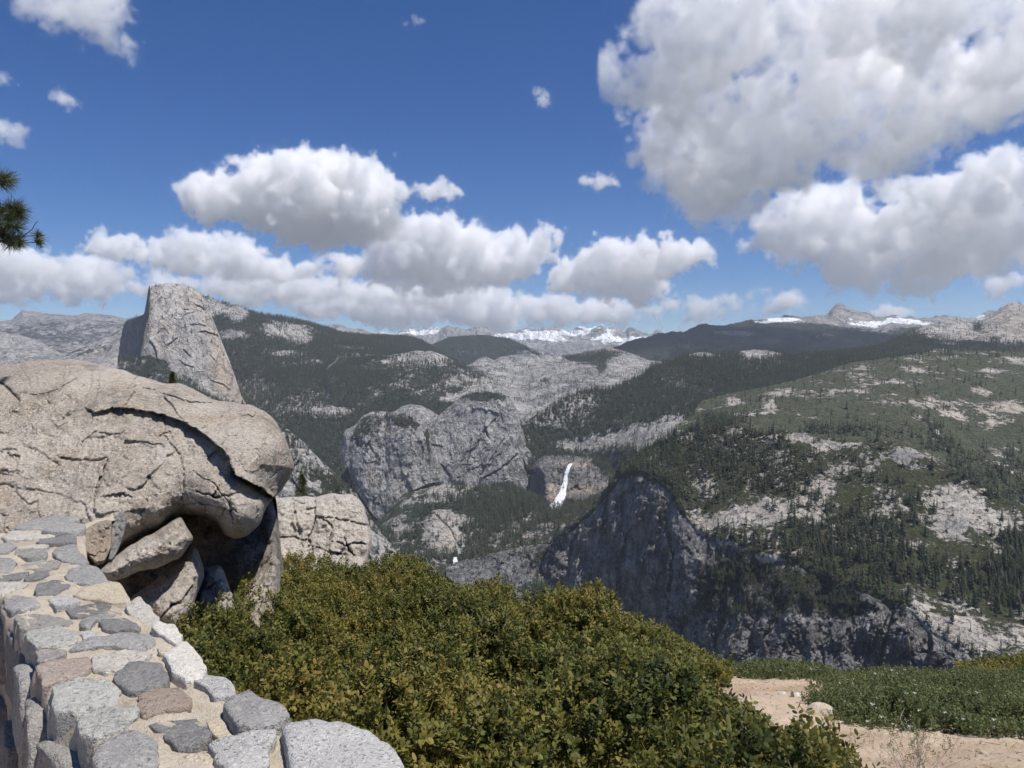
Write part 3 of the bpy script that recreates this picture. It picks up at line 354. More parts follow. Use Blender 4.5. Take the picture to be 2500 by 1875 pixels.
loft('knoll', [[(x, y+40, d+25) for x, y, d in edgeK], edgeK, lerp_line(edgeK, crestK, .4, 6, -10), lerp_line(edgeK, crestK, .8, 4), crestK], M_knoll, 2.2, 11, 60, rid=.5, seed=41, crest_jag=2,
     veg=(.58, [(1800, 1270, 120, 20, -.4), (1900, 1230, 60, 20, -.35), (1960, 1180, 60, 26, -.25), (1760, 1120, 60, 20, .1), (1950, 1070, 60, 12, -.45), (2080, 1085, 50, 10, -.35), (2200, 1110, 80, 20, -.35), (2000, 1310, 100, 30, .1), (2200, 1380, 120, 50, .35), (2150, 1280, 50, 40, -.1), (2330, 1290, 40, 36, -.55), (2360, 1240, 80, 30, -.25), (2300, 1220, 60, 20, -.2), (2430, 1270, 60, 30, -.3), (2230, 1478, 40, 14, -.6), (2330, 1530, 60, 26, -.35), (2330, 1475, 40, 12, -.45), (2420, 1560, 60, 30, -.3), (2440, 1420, 80, 60, .25), (1870, 1180, 80, 30, .1), (1640, 1130, 60, 40, .1), (2050, 1180, 200, 60, .08)]+RIMV, (.36, 45)),
     warm=(0, [(2200, 1108, 70, 24, .9), (2330, 1290, 40, 36, .9), (2250, 1130, 50, 20, .8), (1560, 1140, 40, 20, .7)], (.12, 50)),
     trees=((.42, [(1640, 1110, 110, 50, .6), (1780, 1110, 110, 60, .45), (1870, 1170, 90, 40, .35), (1780, 1265, 140, 20, -.35), (1950, 1080, 60, 14, -.2), (2000, 1110, 70, 30, .15), (2080, 1310, 110, 50, .45), (1980, 1340, 80, 30, .3), (2180, 1410, 90, 40, .35), (2330, 1300, 60, 60, -.4), (2200, 1110, 80, 20, -.3), (2440, 1430, 90, 70, .45), (2480, 1330, 80, 60, .2), (2300, 1500, 60, 40, -.25), (2100, 1200, 80, 40, -.1), (2400, 1560, 80, 30, -.3)]+RIMV, (.30, 40)), 200), th=(14, 31), back=(.10, .4), label='sandy knoll dotted with conifers above the shaded cliff')
# layered slabs on the knoll's crest are carved by the noise of the loft; the cliff below its edge:
def cliff_shape(P):
    Q = P/np.array([1., 1., 1.])
    b = ridged(P*np.array([1, 1, .3])/190, 3, 77, .5)*34 + ridged(P*np.array([1, 1, .2])/60, 4, 78, .6)*24 + ridged(P*np.array([1, 1, .6])/17, 3, 79, .6)*5 + fbm(P*np.array([.4, .4, 1.6])/60, 3, 80)*9
    R_ = P.shape[0]; w_ = np.clip((R_-9-np.arange(R_))/26., 0, 1)[:, None]**.8      # nothing juts out at the rim
    n = np.array([-.8, -.58, .05]); return P+(b*w_)[..., None]*n
jgx = np.array([p[0] for p in edgeK]); edgeJ = [(x, np.interp(x, jgx, [p[1] for p in edgeK])+7*float(fbm(np.array([[x/26., 0, 0]]), 3, 5)[0]), np.interp(x, jgx, [p[2] for p in edgeK])) for x in np.arange(1340, 2960, 7.)]+[edgeK[-1]]
lean = lambda x: float(np.interp(x, [1430, 1500, 1720, 1900, 2080, 2150, 2300, 2450], [230, 45, 200, 300, 230, 70, 90, 220]))
cl0 = [(x, 1790+max(0, (1500-x))*-.9, d-lean(x)) for x, y, d in edgeJ]
clm = [(x, y+(1790-y)*.5-max(0, 1500-x)*.5, d-lean(x)*.45) for x, y, d in edgeJ]
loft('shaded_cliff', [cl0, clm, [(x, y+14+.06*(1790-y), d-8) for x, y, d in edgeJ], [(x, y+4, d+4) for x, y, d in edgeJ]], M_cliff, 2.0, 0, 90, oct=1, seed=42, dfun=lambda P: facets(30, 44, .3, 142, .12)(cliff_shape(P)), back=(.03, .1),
     veg=(-.05, [(1900, 1470, 150, 80, .55), (1760, 1440, 60, 80, .5), (2060, 1480, 60, 50, .45), (1800, 1380, 80, 40, .5), (1960, 1410, 80, 30, .5), (2150, 1490, 50, 30, .4), (1560, 1350, 90, 150, -.4), (2120, 1580, 70, 60, -.4), (1400, 1290, 30, 20, .3), (1560, 1150, 40, 16, -.3), (2250, 1600, 60, 60, -.2)], (.38, 40)),
     warm=(0, [(1585, 1170, 60, 24, .55), (1385, 1340, 45, 90, .35), (2020, 1560, 60, 40, .15)], (.15, 60)), trees=((-.1, [(1560, 1150, 60, 10, .6), (1420, 1270, 40, 14, .6), (1900, 1460, 150, 80, .9), (1770, 1450, 60, 80, .8), (2060, 1480, 60, 50, .7), (1800, 1380, 80, 40, .8), (2000, 1430, 90, 40, .8)], (.4, 40)), 520), th=(5, 14), smin=.02, scars=[([(1492, 1190), (1476, 1260), (1470, 1340)], 4, 14), ([(2055, 1560), (2050, 1600), (2060, 1640)], 3, 9), ([(2185, 1490), (2165, 1560), (2150, 1640)], 8, 24)], label='tall dark cliff in shade below the knoll')  # warm: paler blobs paint sunlight onto the cliff top and left buttress
loft('gorge_wall', [[(1090, 1640, 1750), (1420, 1640, 1800)], [(1090, 1470, 1950), (1230, 1480, 1950), (1420, 1480, 1950)], [(1090, 1392, 2350), (1150, 1375, 2350), (1230, 1372, 2300), (1330, 1400, 2200), (1420, 1420, 2150)], [(1090, 1385, 2420), (1120, 1378, 2420), (1160, 1364, 2420), (1200, 1352, 2400), (1260, 1340, 2380), (1320, 1330, 2350), (1370, 1330, 2250), (1420, 1330, 2180)]], M_cliff, 1.8, 16, 60, rid=.65, aniso=.6, seed=43, dfun=facets(34, 36, .6, 143),
     veg=(.2, [(1340, 1370, 50, 30, .5), (1280, 1420, 60, 40, -.2), (1180, 1390, 50, 16, -.4), (1330, 1450, 60, 30, .5)], (.4, 40)), trees=((.2, [(1340, 1370, 50, 36, .7), (1330, 1455, 60, 30, .6)], (.4, 40)), 240), th=(12, 22), label='dark gorge wall beside the lower waterfall')

rx_ = rng.uniform(1440, 2420, 700); ry_ = np.interp(rx_, [p[0] for p in edgeJ], [p[1] for p in edgeJ]); rd_ = np.interp(rx_, [p[0] for p in edgeJ], [p[2] for p in edgeJ])
off_ = rng.uniform(-6, 30, 700); TREES.append(np.column_stack([unproj(rx_, ry_+off_, rd_-2), rng.uniform(4, 16, 700)]))

# ================================================================== trees
def tree_mats():
    T = NT('conifer_needles'); r = T.n('ShaderNodeObjectInfo').outputs['Random']; n = T.noise(T.pos(), .35, 2)
    c = T.mix(r, (.022, .032, .018), (.070, .080, .044)); c = T.mix(T.math('MULTIPLY', T.ramp(r, .93, .96), .8), c, (.13, .10, .075)); c = T.mix(T.math('MULTIPLY', n, .4), c, (.055, .066, .03)); T.bsdf(c, .8, .15)
    B = NT('bark'); B.bsdf(B.mix(B.noise(B.pos(), 1.5), (.06, .045, .032), (.13, .105, .08)), .95, .1)
    return T.m, B.m
M_needle, M_bark = tree_mats()
def conifer_mesh(seed, levels, per, width=.17, full=1., round_=0.):
    """unit-height conifer: (crown verts, faces), drooping branch blades in whorls"""
    r = np.random.default_rng(seed); V = []; Fc = []
    z0 = r.uniform(.06, .16)
    for i in range(levels):
        u = i/(levels-1); z = z0+(1-z0)*u; rad = width*((1-u)**(.85-.45*round_))*(1+.0*u)+.008
        for k in range(per):
            if r.random() > full: continue
            a = r.uniform(0, 6.283); L = rad*r.uniform(.6, 1.25); wv = L*r.uniform(.45, .8)
            c, s_ = math.cos(a), math.sin(a); dz = -L*r.uniform(.15, .7); t = r.uniform(.02, .05)
            b = len(V)
            V += [(0, 0, z+t), (c*L*.6-s_*wv*.5, s_*L*.6+c*wv*.5, z+dz*.5), (c*L, s_*L, z+dz), (c*L*.6+s_*wv*.5, s_*L*.6-c*wv*.5, z+dz*.45)]
            Fc += [(b, b+1, b+2), (b, b+2, b+3)]
    return np.array(V), np.array(Fc)
def trunk_mesh(seg=5):
    a = np.arange(seg)*2*math.pi/seg; rows = []
    for z, r in ((-.03, .014), (.3, .010), (.75, .005), (.97, .001)): rows.append(np.column_stack([np.cos(a)*r, np.sin(a)*r, np.full(seg, z)]))
    return np.concatenate(rows), gridfaces(4, seg, True)
ALL = np.concatenate(TREES); 
tx, ty = proj(ALL[:, :3]); 
_, tyt = proj(ALL[:, :3]+np.column_stack([0*tx, 0*tx, ALL[:, 3]]))
ii = np.clip((tx/ZS).astype(int)+20, 0, ZW+39); jt = np.clip((tyt/ZS).astype(int), 0, 479)
zmin = zbuf.copy()
vis = (tx > -40) & (tx < 2900) & (ALL[:, 1] < zmin[jt, ii]*1.03+20) & (ALL[:, 1] > 900)
ALL = ALL[vis]; tx, ty = tx[vis], ty[vis]
angh = ALL[:, 3]/ALL[:, 1]
# rough outline of what the boulders and shrubs in front hide
FGX = [0, 60, 200, 420, 560, 650, 700, 720, 780, 900, 930, 1000, 1100, 1180, 1250, 1320, 1430, 1500, 1600, 1740, 1900, 2100, 2300, 2400, 2500]
FGY = [885, 880, 890, 960, 980, 1040, 1130, 1200, 1205, 1330, 1365, 1365, 1380, 1400, 1440, 1465, 1450, 1520, 1560, 1630, 1620, 1650, 1650, 1620, 1610]
front = ty < np.interp(tx, FGX, FGY)+12
ALL, tx, ty, angh = ALL[front], tx[front], ty[front], angh[front]
order = np.argsort(-np.where((tx > 4) & (tx < 2496), angh, 0)); keep = order[:300]; rest = order[300:]
NTREES = len(order)
protoV = [conifer_mesh(50+i, *a) for i, a in enumerate([(13, 5, .19, .95), (15, 5, .155, .92), (11, 5, .23, .9, .6), (13, 5, .19, .8, .3)])]
tV, tF = trunk_mesh()
# individuals: each nearby conifer is a tree with a trunk and a crown
big = [conifer_mesh(80+i, *a) for i, a in enumerate([(20, 8, .18, .95), (22, 8, .15, .92), (16, 8, .23, .9, .6), (20, 7, .19, .8, .3)])]
bigm = [mesh_np('crown', v, f, M_needle, False) for v, f in big]; trm = mesh_np('trunk', tV, tF, M_bark)
def place_desc(x, y):
    if y < 1130 and x < 1700: return 'in the dense stand left above the cliff dome'
    if y < 1130 and x < 1860: return 'in the dense stand behind the sandy slope'
    if x < 1700: return 'by the upper rim of the shaded cliff'
    if x < 1830 and y > 1310: return 'on the broken upper cliff face'
    if x < 2000 and y > 1370: return 'clinging to the broken lower cliff'
    if x < 1860: return 'on the pale sandy slope at the cliff edge'
    if x < 1960: return 'on the upper sandy slope of the knoll'
    if y < 1120: return 'near the rounded crest of the knoll'
    if y < 1200: return 'just below the crest of the knoll'
    if x < 2080 and y > 1300: return 'in the left half of the grove above the cliff'
    if x < 2200 and y > 1420: return 'at the very rim of the cliff below the grove'
    if x < 2200 and y > 1300: return 'in the right half of the grove above the cliff'
    if x > 2430 and y > 1450: return 'low on the steep slope by the right edge'
    if x > 2430 and y > 1330: return 'in the dark band of trees by the right edge'
    if x > 2430: return 'on the high shoulder by the right edge'
    if x > 2330 and y > 1450: return 'beside the pale slab above the cliff end'
    if x > 2330: return 'next to the smooth grey slab on the knoll'
    if y > 1400: return 'on the brushy slope above the cliff pillar'
    return 'on the scrubby middle slope of the knoll'
SHAPE = ('full-crowned', 'slender', 'broad', 'ragged')
for i in keep:
    x, y, z, h = ALL[i]; v = int(rng.integers(4))
    t = empty('conifer_tree', (x, y, z-.3)); s = h; t.scale = (s, s, s); t.rotation_euler = (0, 0, rng.uniform(0, 6.28))
    tall = 'very tall' if h > 29.5 else 'tall' if h > 27 else ('small' if h < 20 else 'mid-sized')
    tag(t, f'{tall} {SHAPE[v]} conifer {place_desc(tx[i], ty[i])}', 'tree', 'conifers on the knoll across the gorge')
    link(bpy.data.objects.new('crown', bigm[v]), t); link(bpy.data.objects.new('trunk', trm), t)
# the rest of the forest: one object, trees instanced on points
def instancer(name, pts, scl, rot, protos, idx, kindlabel, cat=None, parent=None, tilt=None):
    me = bpy.data.meshes.new(name); me.vertices.add(len(pts)); me.vertices.foreach_set('co', np.asarray(pts, f32).ravel())
    for a, tp, v in (('scl', 'FLOAT', scl), ('idx', 'INT', idx)):
        at = me.attributes.new(a, tp, 'POINT'); at.data.foreach_set('value', np.asarray(v, f32 if tp == 'FLOAT' else np.int32))
    at = me.attributes.new('rot', 'FLOAT_VECTOR', 'POINT'); at.data.foreach_set('vector', np.asarray(rot, f32).ravel())
    o = link(bpy.data.objects.new(name, me), parent)
    g = bpy.data.node_groups.new(name, 'GeometryNodeTree'); g.interface.new_socket('Geometry', in_out='INPUT', socket_type='NodeSocketGeometry'); g.interface.new_socket('Geometry', in_out='OUTPUT', socket_type='NodeSocketGeometry')
    N, l = g.nodes.new, g.links.new; gi, go = N('NodeGroupInput'), N('NodeGroupOutput'); jn = N('GeometryNodeJoinGeometry')
    def na(n, t): a = N('GeometryNodeInputNamedAttribute'); a.data_type = t; a.inputs[0].default_value = n; return a.outputs[0]
    for k, pm in enumerate(protos):
        po = bpy.data.objects.new(name+'_source', pm)
        oi = N('GeometryNodeObjectInfo'); oi.inputs['Object'].default_value = po; oi.inputs['As Instance'].default_value = True
        cmp = N('FunctionNodeCompare'); cmp.data_type = 'INT'; cmp.operation = 'EQUAL'; l(na('idx', 'INT'), cmp.inputs[2]); cmp.inputs[3].default_value = k
        ip = N('GeometryNodeInstanceOnPoints'); l(gi.outputs[0], ip.inputs['Points']); l(cmp.outputs[0], ip.inputs['Selection']); l(oi.outputs['Geometry'], ip.inputs['Instance'])
        e2r = N('FunctionNodeEulerToRotation'); l(na('rot', 'FLOAT_VECTOR'), e2r.inputs[0]); l(e2r.outputs[0], ip.inputs['Rotation'])
        l(na('scl', 'FLOAT'), ip.inputs['Scale']); l(ip.outputs[0], jn.inputs[0])
    l(jn.outputs[0], go.inputs[0]); md = o.modifiers.new(name, 'NODES'); md.node_group = g
    tag(o, kindlabel, cat, kind='stuff'); return o
R_ = ALL[rest]; n = len(R_)
pm = [mesh_np('conifer', v, f, M_needle, False) for v, f in protoV]
instancer('forest', R_[:, :3]-np.array([0, 0, .3]), R_[:, 3], np.column_stack([0*R_[:, 0], 0*R_[:, 0], rng.uniform(0, 6.28, n)]), pm, rng.integers(0, 4, n), 'conifer forest covering the valley sides and ridges')
print('trees', NTREES)

# ================================================================== foreground ground
GP = np.array([(-3, -1.62), (0, -1.62), (1.2, -1.64), (2.2, -1.9), (3.4, -2.25), (4.6, -2.45), (6.3, -3.0), (8, -3.42), (10, -4.0), (13, -5.15), (16, -7.2), (22, -14), (40, -40), (90, -130)])
def ground_z(x, y):
    """profile down from the overlook; a little higher towards the boulders"""
    z = np.interp(y, GP[:, 0], GP[:, 1]); up = np.interp(y, [0, 3, 6, 9, 12], [0, .15, .35, .3, 0])
    return z+up*sstep(.3, -1.2, np.asarray(x, float))
def dirt_mat():
    T = NT('sandy_dirt'); p = T.pos()
    a = T.noise(p, 1.1, 5, .6); b = T.noise(p, 14, 5, .7); c_ = T.noise(p, 120, 3, .6)
    c = T.mix(T.ramp(a, .35, .65), (.46, .34, .235), (.60, .475, .35)); c = T.mix(T.math('MULTIPLY', T.ramp(b, .5, .75), .6), c, (.34, .235, .155)); c = T.mix(T.math('MULTIPLY', T.ramp(c_, .55, .75), .45), c, (.68, .57, .45))
    h = T.math('ADD', T.math('MULTIPLY', b, 1.), T.math('MULTIPLY', c_, .35)); T.bsdf(c, .95, .1, h, .05, .9); return T.m
M_dirt = dirt_mat()
gx = np.concatenate([np.linspace(-9, -3, 13)[:-1], np.linspace(-3, 8, 160), np.linspace(8, 20, 14)[1:]]); gy = np.concatenate([np.linspace(-2.5, 1, 8)[:-1], np.linspace(1, 14, 190), np.geomspace(14, 90, 26)[1:]])
X, Y = np.meshgrid(gx, gy); Z = ground_z(X, Y); PG = np.stack([X, Y, Z], -1)
Z = Z+.05*fbm(PG/.9, 4, 60)+.012*fbm(PG/.12, 3, 61); Z = np.where(Y > 14, Z-.0*Y, Z)
PG[..., 2] = Z; o = ob_np('dirt_ground', PG.reshape(-1, 3), gridfaces(*X.shape), M_dirt); tag(o, 'bare sandy ground of the overlook', kind='structure')

# ================================================================== boulders
def granite_mat(name, base, dark, light, grain=1., lichen=0., warm=None, dk=.5, stain=0.):
    T = NT(name); p = T.pos()
    big = T.noise(p, 1.3, 5, .62); mid = T.noise(p, 7, 5, .65); g1 = T.n('ShaderNodeTexVoronoi', {'Vector': p, 'Scale': 120/grain}).outputs['Color']; g2 = T.noise(p, 95/grain, 3, .75); g3 = T.noise(p, 230/grain, 2, .6)
    c = T.mix(T.ramp(big, .35, .7), base, tuple(.5*a+.5*b for a, b in zip(base, light)))
    c = T.mix(T.math('MULTIPLY', T.ramp(mid, .52, .78), dk), c, dark)
    if warm: c = T.mix(T.math('MULTIPLY', T.ramp(T.noise(T.scale(p, (1.3, 1.3, 1.3)), 2.6, 4, .6), .52, .7), .7), c, warm)
    sp = T.n('ShaderNodeSeparateColor', {0: g1}).outputs[0]
    c = T.mix(T.math('MULTIPLY', T.ramp(sp, .62, .95), .55), c, light)
    c = T.mix(T.math('MULTIPLY', T.ramp(g2, .54, .66), .8), c, dark)
    c = T.mix(T.math('MULTIPLY', T.ramp(g3, .58, .68), .5), c, light)
    if stain:      # old water stains and dark lichen, drawn out down the face
        sn_ = T.noise(T.scale(p, (1, 1, .45)), 1.9, 6, .7); c = T.mix(T.math('MULTIPLY', T.ramp(sn_, .54, .68), stain), c, (.085, .078, .07)); c = T.mix(T.math('MULTIPLY', T.ramp(T.noise(p, 3.1, 6, .72), .60, .68), stain*.7), c, (.50, .47, .42))
    if lichen:
        c = T.mix(T.math('MULTIPLY', T.ramp(T.noise(p, 5, 6, .75), .55, .62), lichen), c, (.52, .50, .45)); c = T.mix(T.math('MULTIPLY', T.ramp(T.noise(p, 9, 6, .75), .60, .66), lichen), c, (.06, .055, .05))
    h = T.math('ADD', T.math('MULTIPLY', mid, .8), T.math('ADD', T.math('MULTIPLY', g2, .42), T.math('MULTIPLY', g3, .15)))
    T.bsdf(c, .85, .25, h, .03*grain, .9); return T.m
M_b1 = granite_mat('brown_granite', (.315, .272, .222), (.092, .078, .064), (.57, .52, .45), 1.9, warm=(.33, .25, .18), dk=.55, stain=.55)
M_b2 = granite_mat('dark_granite', (.32, .28, .235), (.11, .095, .08), (.52, .47, .41), 1.5, dk=.45)
M_b4 = granite_mat('shade_painted_cleft', (.15, .13, .11), (.045, .04, .036), (.28, .255, .22), 1.6, dk=.6)  # deep shade of the cleft painted into the rock colour
M_b3 = granite_mat('lichen_granite', (.40, .36, .31), (.12, .105, .09), (.60, .57, .50), 2.2, lichen=.8, dk=.4)

def rock(name, top, bot, dfun, mat, R=60, T=.5, TB=.8, step=3., cracks=(), ledges=(), amp=.05, ns=.5, fine=.012, seed=0, parent=None, rp=2.2, label=None, cat='boulder', jag=2.5, fc_=(46, .035)):
    """a closed rock: outline columns, bulging front, rounded back; depths in metres"""
    a, b = np.array(top, float), np.array(bot, float); x0, x1 = max(a[0, 0], b[0, 0]), min(a[-1, 0], b[-1, 0])
    C = max(8, int((x1-x0)/step)); px = np.linspace(x0, x1, C); yt = np.interp(px, a[:, 0], a[:, 1]); yb = np.interp(px, b[:, 0], b[:, 1])
    s3 = np.stack([px/22, 0*px, 0*px+seed*3.1], -1); yt = smooth1(yt, 7)+jag*fbm(s3, 4, seed); yb = smooth1(yb, 5)+jag*fbm(s3+40, 4, seed)
    yb = np.maximum(yb, yt+.5); Rn = max(8, int((yb-yt).max()/step)); v = np.linspace(0, 1, Rn)[:, None]
    v = .5-.5*np.cos(v*math.pi)*(.35)+(v-.5)*.65; v = (v-v.min())/(v.max()-v.min())
    PX = np.repeat(px[None], Rn, 0); PY = yt[None]+(yb-yt)[None]*v
    u = np.minimum(seg_dist(PX, PY, list(zip(px[::4], yt[::4]))+[(px[-1], yt[-1])])[0], seg_dist(PX, PY, list(zip(px[::4], yb[::4]))+[(px[-1], yb[-1])])[0])
    u = np.minimum(u, np.minimum(PX-x0, x1-PX)+.0); u[0] = u[-1] = 0
    q = 1-np.clip(u/R, 0, 1); limb = 1-np.maximum(0, 1-q**rp)**(1/rp)
    d0 = dfun(PX, PY)
    wob = np.stack([PX/16, PY/16, 0*PX+seed], -1); jx, jy = PX+3.*fbm(wob, 3, seed+1), PY+3.*fbm(wob, 3, seed+2)
    d = d0.copy()
    for line, s0, s1, w in ledges:      # the side above the line stands proud
        r, sg, t = seg_dist(jx, jy, line); st = s0+(s1-s0)*t; inside = np.exp(-(np.maximum(0, r-140)/90)**2)
        endf = sstep(0, .06, t)*1.
        prof = np.where(sg > 0, -st*np.exp(-r/(w*7.)), st*.55*np.exp(-r/(w*2.2)))
        d += prof*endf
    for line, w, dep in cracks:
        r, sg, t = seg_dist(jx, jy, line); wv = .5*w*(.4+.6*np.sin(np.clip(t, 0, 1)*math.pi))*(1+.5*fbm(wob*2, 2, seed+5)); d += .7*dep*np.exp(-(r/np.maximum(wv, .4))**2)
    wx, wy = PX+7*fbm(wob*.5, 4, seed+30, .6), PY+7*fbm(wob*.5, 4, seed+31, .6); d = d+fc_[1]*facet(wx, wy, fc_[0], seed+40)+.4*fc_[1]*facet(wx*1.02+9, wy, fc_[0]*.42, seed+50)
    Pf = unproj(PX, PY, d+T*limb); Pb = unproj(PX, PY, d0+T+TB*(1-limb)+.02)
    k = (1-limb)[..., None]
    fac = Pf/(ns*1.5); disp = amp*fbm(Pf/ns, 5, seed+7, .52)+.9*amp*(np.abs(fbm(fac, 2, seed+21))-.35)-.5*amp*np.abs(fbm(fac*2.3+3, 2, seed+22))+.35*amp*ridged(Pf/ns*1.7, 4, seed+8)+fine*fbm(Pf/.06, 3, seed+9, .6)+.38*amp*fbm(Pf/(ns*.33), 4, seed+10, .6)
    dirv = Pf/np.linalg.norm(Pf, axis=-1, keepdims=True)
    Pf = Pf-dirv*(disp*(.25+.75*(1-limb)))[..., None]
    if parent is not None: Pf, Pb = Pf-np.array(parent.location), Pb-np.array(parent.location)
    n = Pf.reshape(-1, 3).shape[0]; fc = gridfaces(Rn, C)
    V = np.concatenate([Pf.reshape(-1, 3), Pb.reshape(-1, 3)]); Fc = np.concatenate([fc[:, ::-1], fc+n])
    i = np.arange(C-1); j = np.arange(Rn-1)*C
    rim = [np.stack([i, i+1, i+1+n, i+n], -1), np.stack([(Rn-1)*C+i+1, (Rn-1)*C+i, (Rn-1)*C+i+n, (Rn-1)*C+i+1+n], -1), np.stack([j+C, j, j+n, j+C+n], -1), np.stack([j+C-1, j+2*C-1, j+2*C-1+n, j+C-1+n], -1)]
    o = ob_np(name, V, np.concatenate([Fc]+rim), mat, parent)
    if label: tag(o, label, cat)
    return o
arc = [(201, 988), (228, 1007), (273, 996), (323, 997), (365, 1005), (410, 1016), (456, 1033), (494, 1056), (524, 1079), (551, 1102), (566, 1132), (574, 1159), (608, 1178), (645, 1193), (672, 1222)]
def dA(px, py):
    t = (1320-py)/440
    d = 4.5+1.5*np.clip(t, -.2, 1)+.4*np.clip(t-.55, 0, 1)
    # body is convex left to right, nose and head come forward
    d = d+.00000*(px)+.30*((px-300)/420)**2*np.where(px > 300, .6, .25)
    # hollow between the head slab and the nose
    d = d-.22*np.exp(-((px-560)/90)**2-((py-1230)/70)**2)-.25*np.exp(-((px-640)/80)**2-((py-1090)/90)**2)
    d = d+.38*sstep(1060, 1200, py)*sstep(560, 690, px)*(1-sstep(1195, 1240, py))
    d = d+.10*np.exp(-((px-150)/60)**2-((py-1190)/40)**2)
    return d
cr = [([(0, 935), (20, 950), (45, 975), (50, 980)], 6, .10), ([(45, 960), (90, 962), (125, 955), (160, 940), (190, 922)], 3, .05), ([(140, 1112), (180, 1123), (240, 1125), (262, 1118)], 6, .07), ([(265, 1120), (255, 1145), (240, 1185), (233, 1200), (230, 1235)], 5, .09),
      ([(210, 1072), (235, 1052), (265, 1060), (300, 1057)], 4, .05), ([(0, 1098), (40, 1100)], 4, .05), ([(345, 946), (390, 958), (430, 972), (480, 985), (520, 982)], 4.5, .07), ([(10, 1008), (60, 1003), (95, 996)], 2.5, .03), ([(155, 1022), (175, 1010), (190, 1000)], 3, .04),
      ([(405, 1018), (400, 1060), (440, 1110), (450, 1160), (448, 1200), (445, 1258)], 3, .05), ([(245, 900), (280, 912)], 2.5, .03), ([(115, 975), (122, 985)], 6, .05), ([(100, 1060), (130, 1066)], 7, .03), ([(0, 1180), (60, 1195), (130, 1205)], 9, .04), ([(690, 1030), (660, 1060), (640, 1090)], 3, .03), ([(700, 1120), (680, 1150), (660, 1170)], 3, .05), ([(470, 1150), (520, 1180), (560, 1230), (570, 1280)], 3, .05), ([(590, 1010), (610, 1060), (600, 1110)], 2, .03), ([(480, 1200), (530, 1215), (600, 1200), (640, 1225)], 5, .06)]
rock('boulder', [(-430, 1040), (-400, 1000), (-330, 958), (-200, 922), (-80, 900), (0, 891), (76, 882), (163, 877), (213, 880), (243, 890), (292, 901), (342, 918), (399, 937), (437, 937), (467, 948), (516, 973), (551, 980), (608, 988), (645, 1003), (672, 1024), (683, 1045), (702, 1079), (713, 1112), (718, 1140)],
     [(-430, 1300), (-400, 1420), (-330, 1490), (-200, 1490), (-80, 1430), (0, 1370), (60, 1350), (200, 1352), (289, 1344), (389, 1293), (430, 1264), (446, 1256), (470, 1259), (500, 1262), (530, 1275), (548, 1308), (575, 1318), (610, 1305), (635, 1281), (650, 1240), (668, 1218), (690, 1192), (708, 1165), (718, 1142)],
     dA, M_b1, R=120, T=.75, TB=2.4, step=2.6, cracks=cr, ledges=[(arc, .03, .26, 8)], amp=.045, ns=.55, fine=.008, seed=100, fc_=(105, .06), label='huge brown granite boulder with a long arching crack')
rock('rock_slab', [(244, 1392), (271, 1367), (316, 1331), (389, 1293), (430, 1268), (443, 1263), (455, 1284), (466, 1300), (471, 1312)], [(244, 1400), (262, 1421), (289, 1417), (339, 1394), (389, 1385), (434, 1365), (452, 1345), (471, 1316)],
     lambda px, py: 4.25+.25*(1420-py)/150+.002*(px-244)*.5, M_b1, R=40, T=.28, TB=.8, step=2.3, amp=.03, ns=.3, seed=110, label='rounded rock slab wedged under the big boulder')
rock('cleft_rock', [(300, 1475), (316, 1460), (370, 1425), (443, 1363), (458, 1340), (470, 1327), (486, 1345), (497, 1381), (498, 1400)], [(300, 1485), (348, 1500), (384, 1528), (429, 1545), (466, 1500), (480, 1455), (498, 1410)],
     lambda px, py: 4.55+.4*(1500-py)/150, M_b2, R=45, T=.3, TB=.8, step=2.3, cracks=[([(390, 1510), (420, 1480), (445, 1470), (470, 1430)], 4, .10), ([(400, 1440), (430, 1420)], 3, .04)], amp=.045, ns=.3, seed=111, label='leaning rough rock below the wedged slab')
rock('angular_rock', [(479, 1440), (486, 1410), (497, 1383), (542, 1383), (552, 1410), (560, 1435), (574, 1465), (576, 1480)], [(479, 1470), (506, 1500), (538, 1545), (560, 1520), (576, 1486)],
     lambda px, py: 4.75+.35*(1540-py)/150, M_b2, R=26, T=.2, TB=.6, step=2.3, cracks=[([(500, 1440), (520, 1425), (540, 1418)], 4, .05), ([(490, 1468), (520, 1480), (560, 1440)], 3, .05)], amp=.045, ns=.2, seed=112, rp=1.6, label='small angular rock at the foot of the dark cleft')
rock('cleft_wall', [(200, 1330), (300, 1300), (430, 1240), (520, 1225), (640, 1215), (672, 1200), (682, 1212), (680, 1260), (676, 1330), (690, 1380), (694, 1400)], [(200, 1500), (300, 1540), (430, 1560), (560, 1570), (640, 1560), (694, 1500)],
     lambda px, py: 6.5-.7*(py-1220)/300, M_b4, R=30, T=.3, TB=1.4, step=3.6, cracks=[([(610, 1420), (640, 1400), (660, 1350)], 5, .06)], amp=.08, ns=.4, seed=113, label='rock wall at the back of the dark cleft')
rock('pale_rock', [(568, 1480), (590, 1450), (612, 1420), (640, 1385), (669, 1352), (683, 1370), (692, 1395), (690, 1440), (684, 1480)], [(568, 1560), (640, 1580), (684, 1520)],
     lambda px, py: 5.05+.5*(1560-py)/200, M_b1, R=34, T=.25, TB=.6, step=2.5, amp=.04, ns=.25, seed=114, label='pale rough rock between the cleft and the shrubs')
rock('rubble_rock', [(300, 1492), (330, 1470), (360, 1480), (395, 1520), (420, 1545)], [(300, 1540), (340, 1575), (390, 1590), (420, 1570)], lambda px, py: 4.0+.2*(1590-py)/100, M_b1, R=25, T=.15, TB=.4, step=2.4, amp=.03, ns=.15, seed=115, label='rough low rock beside the wall edge')
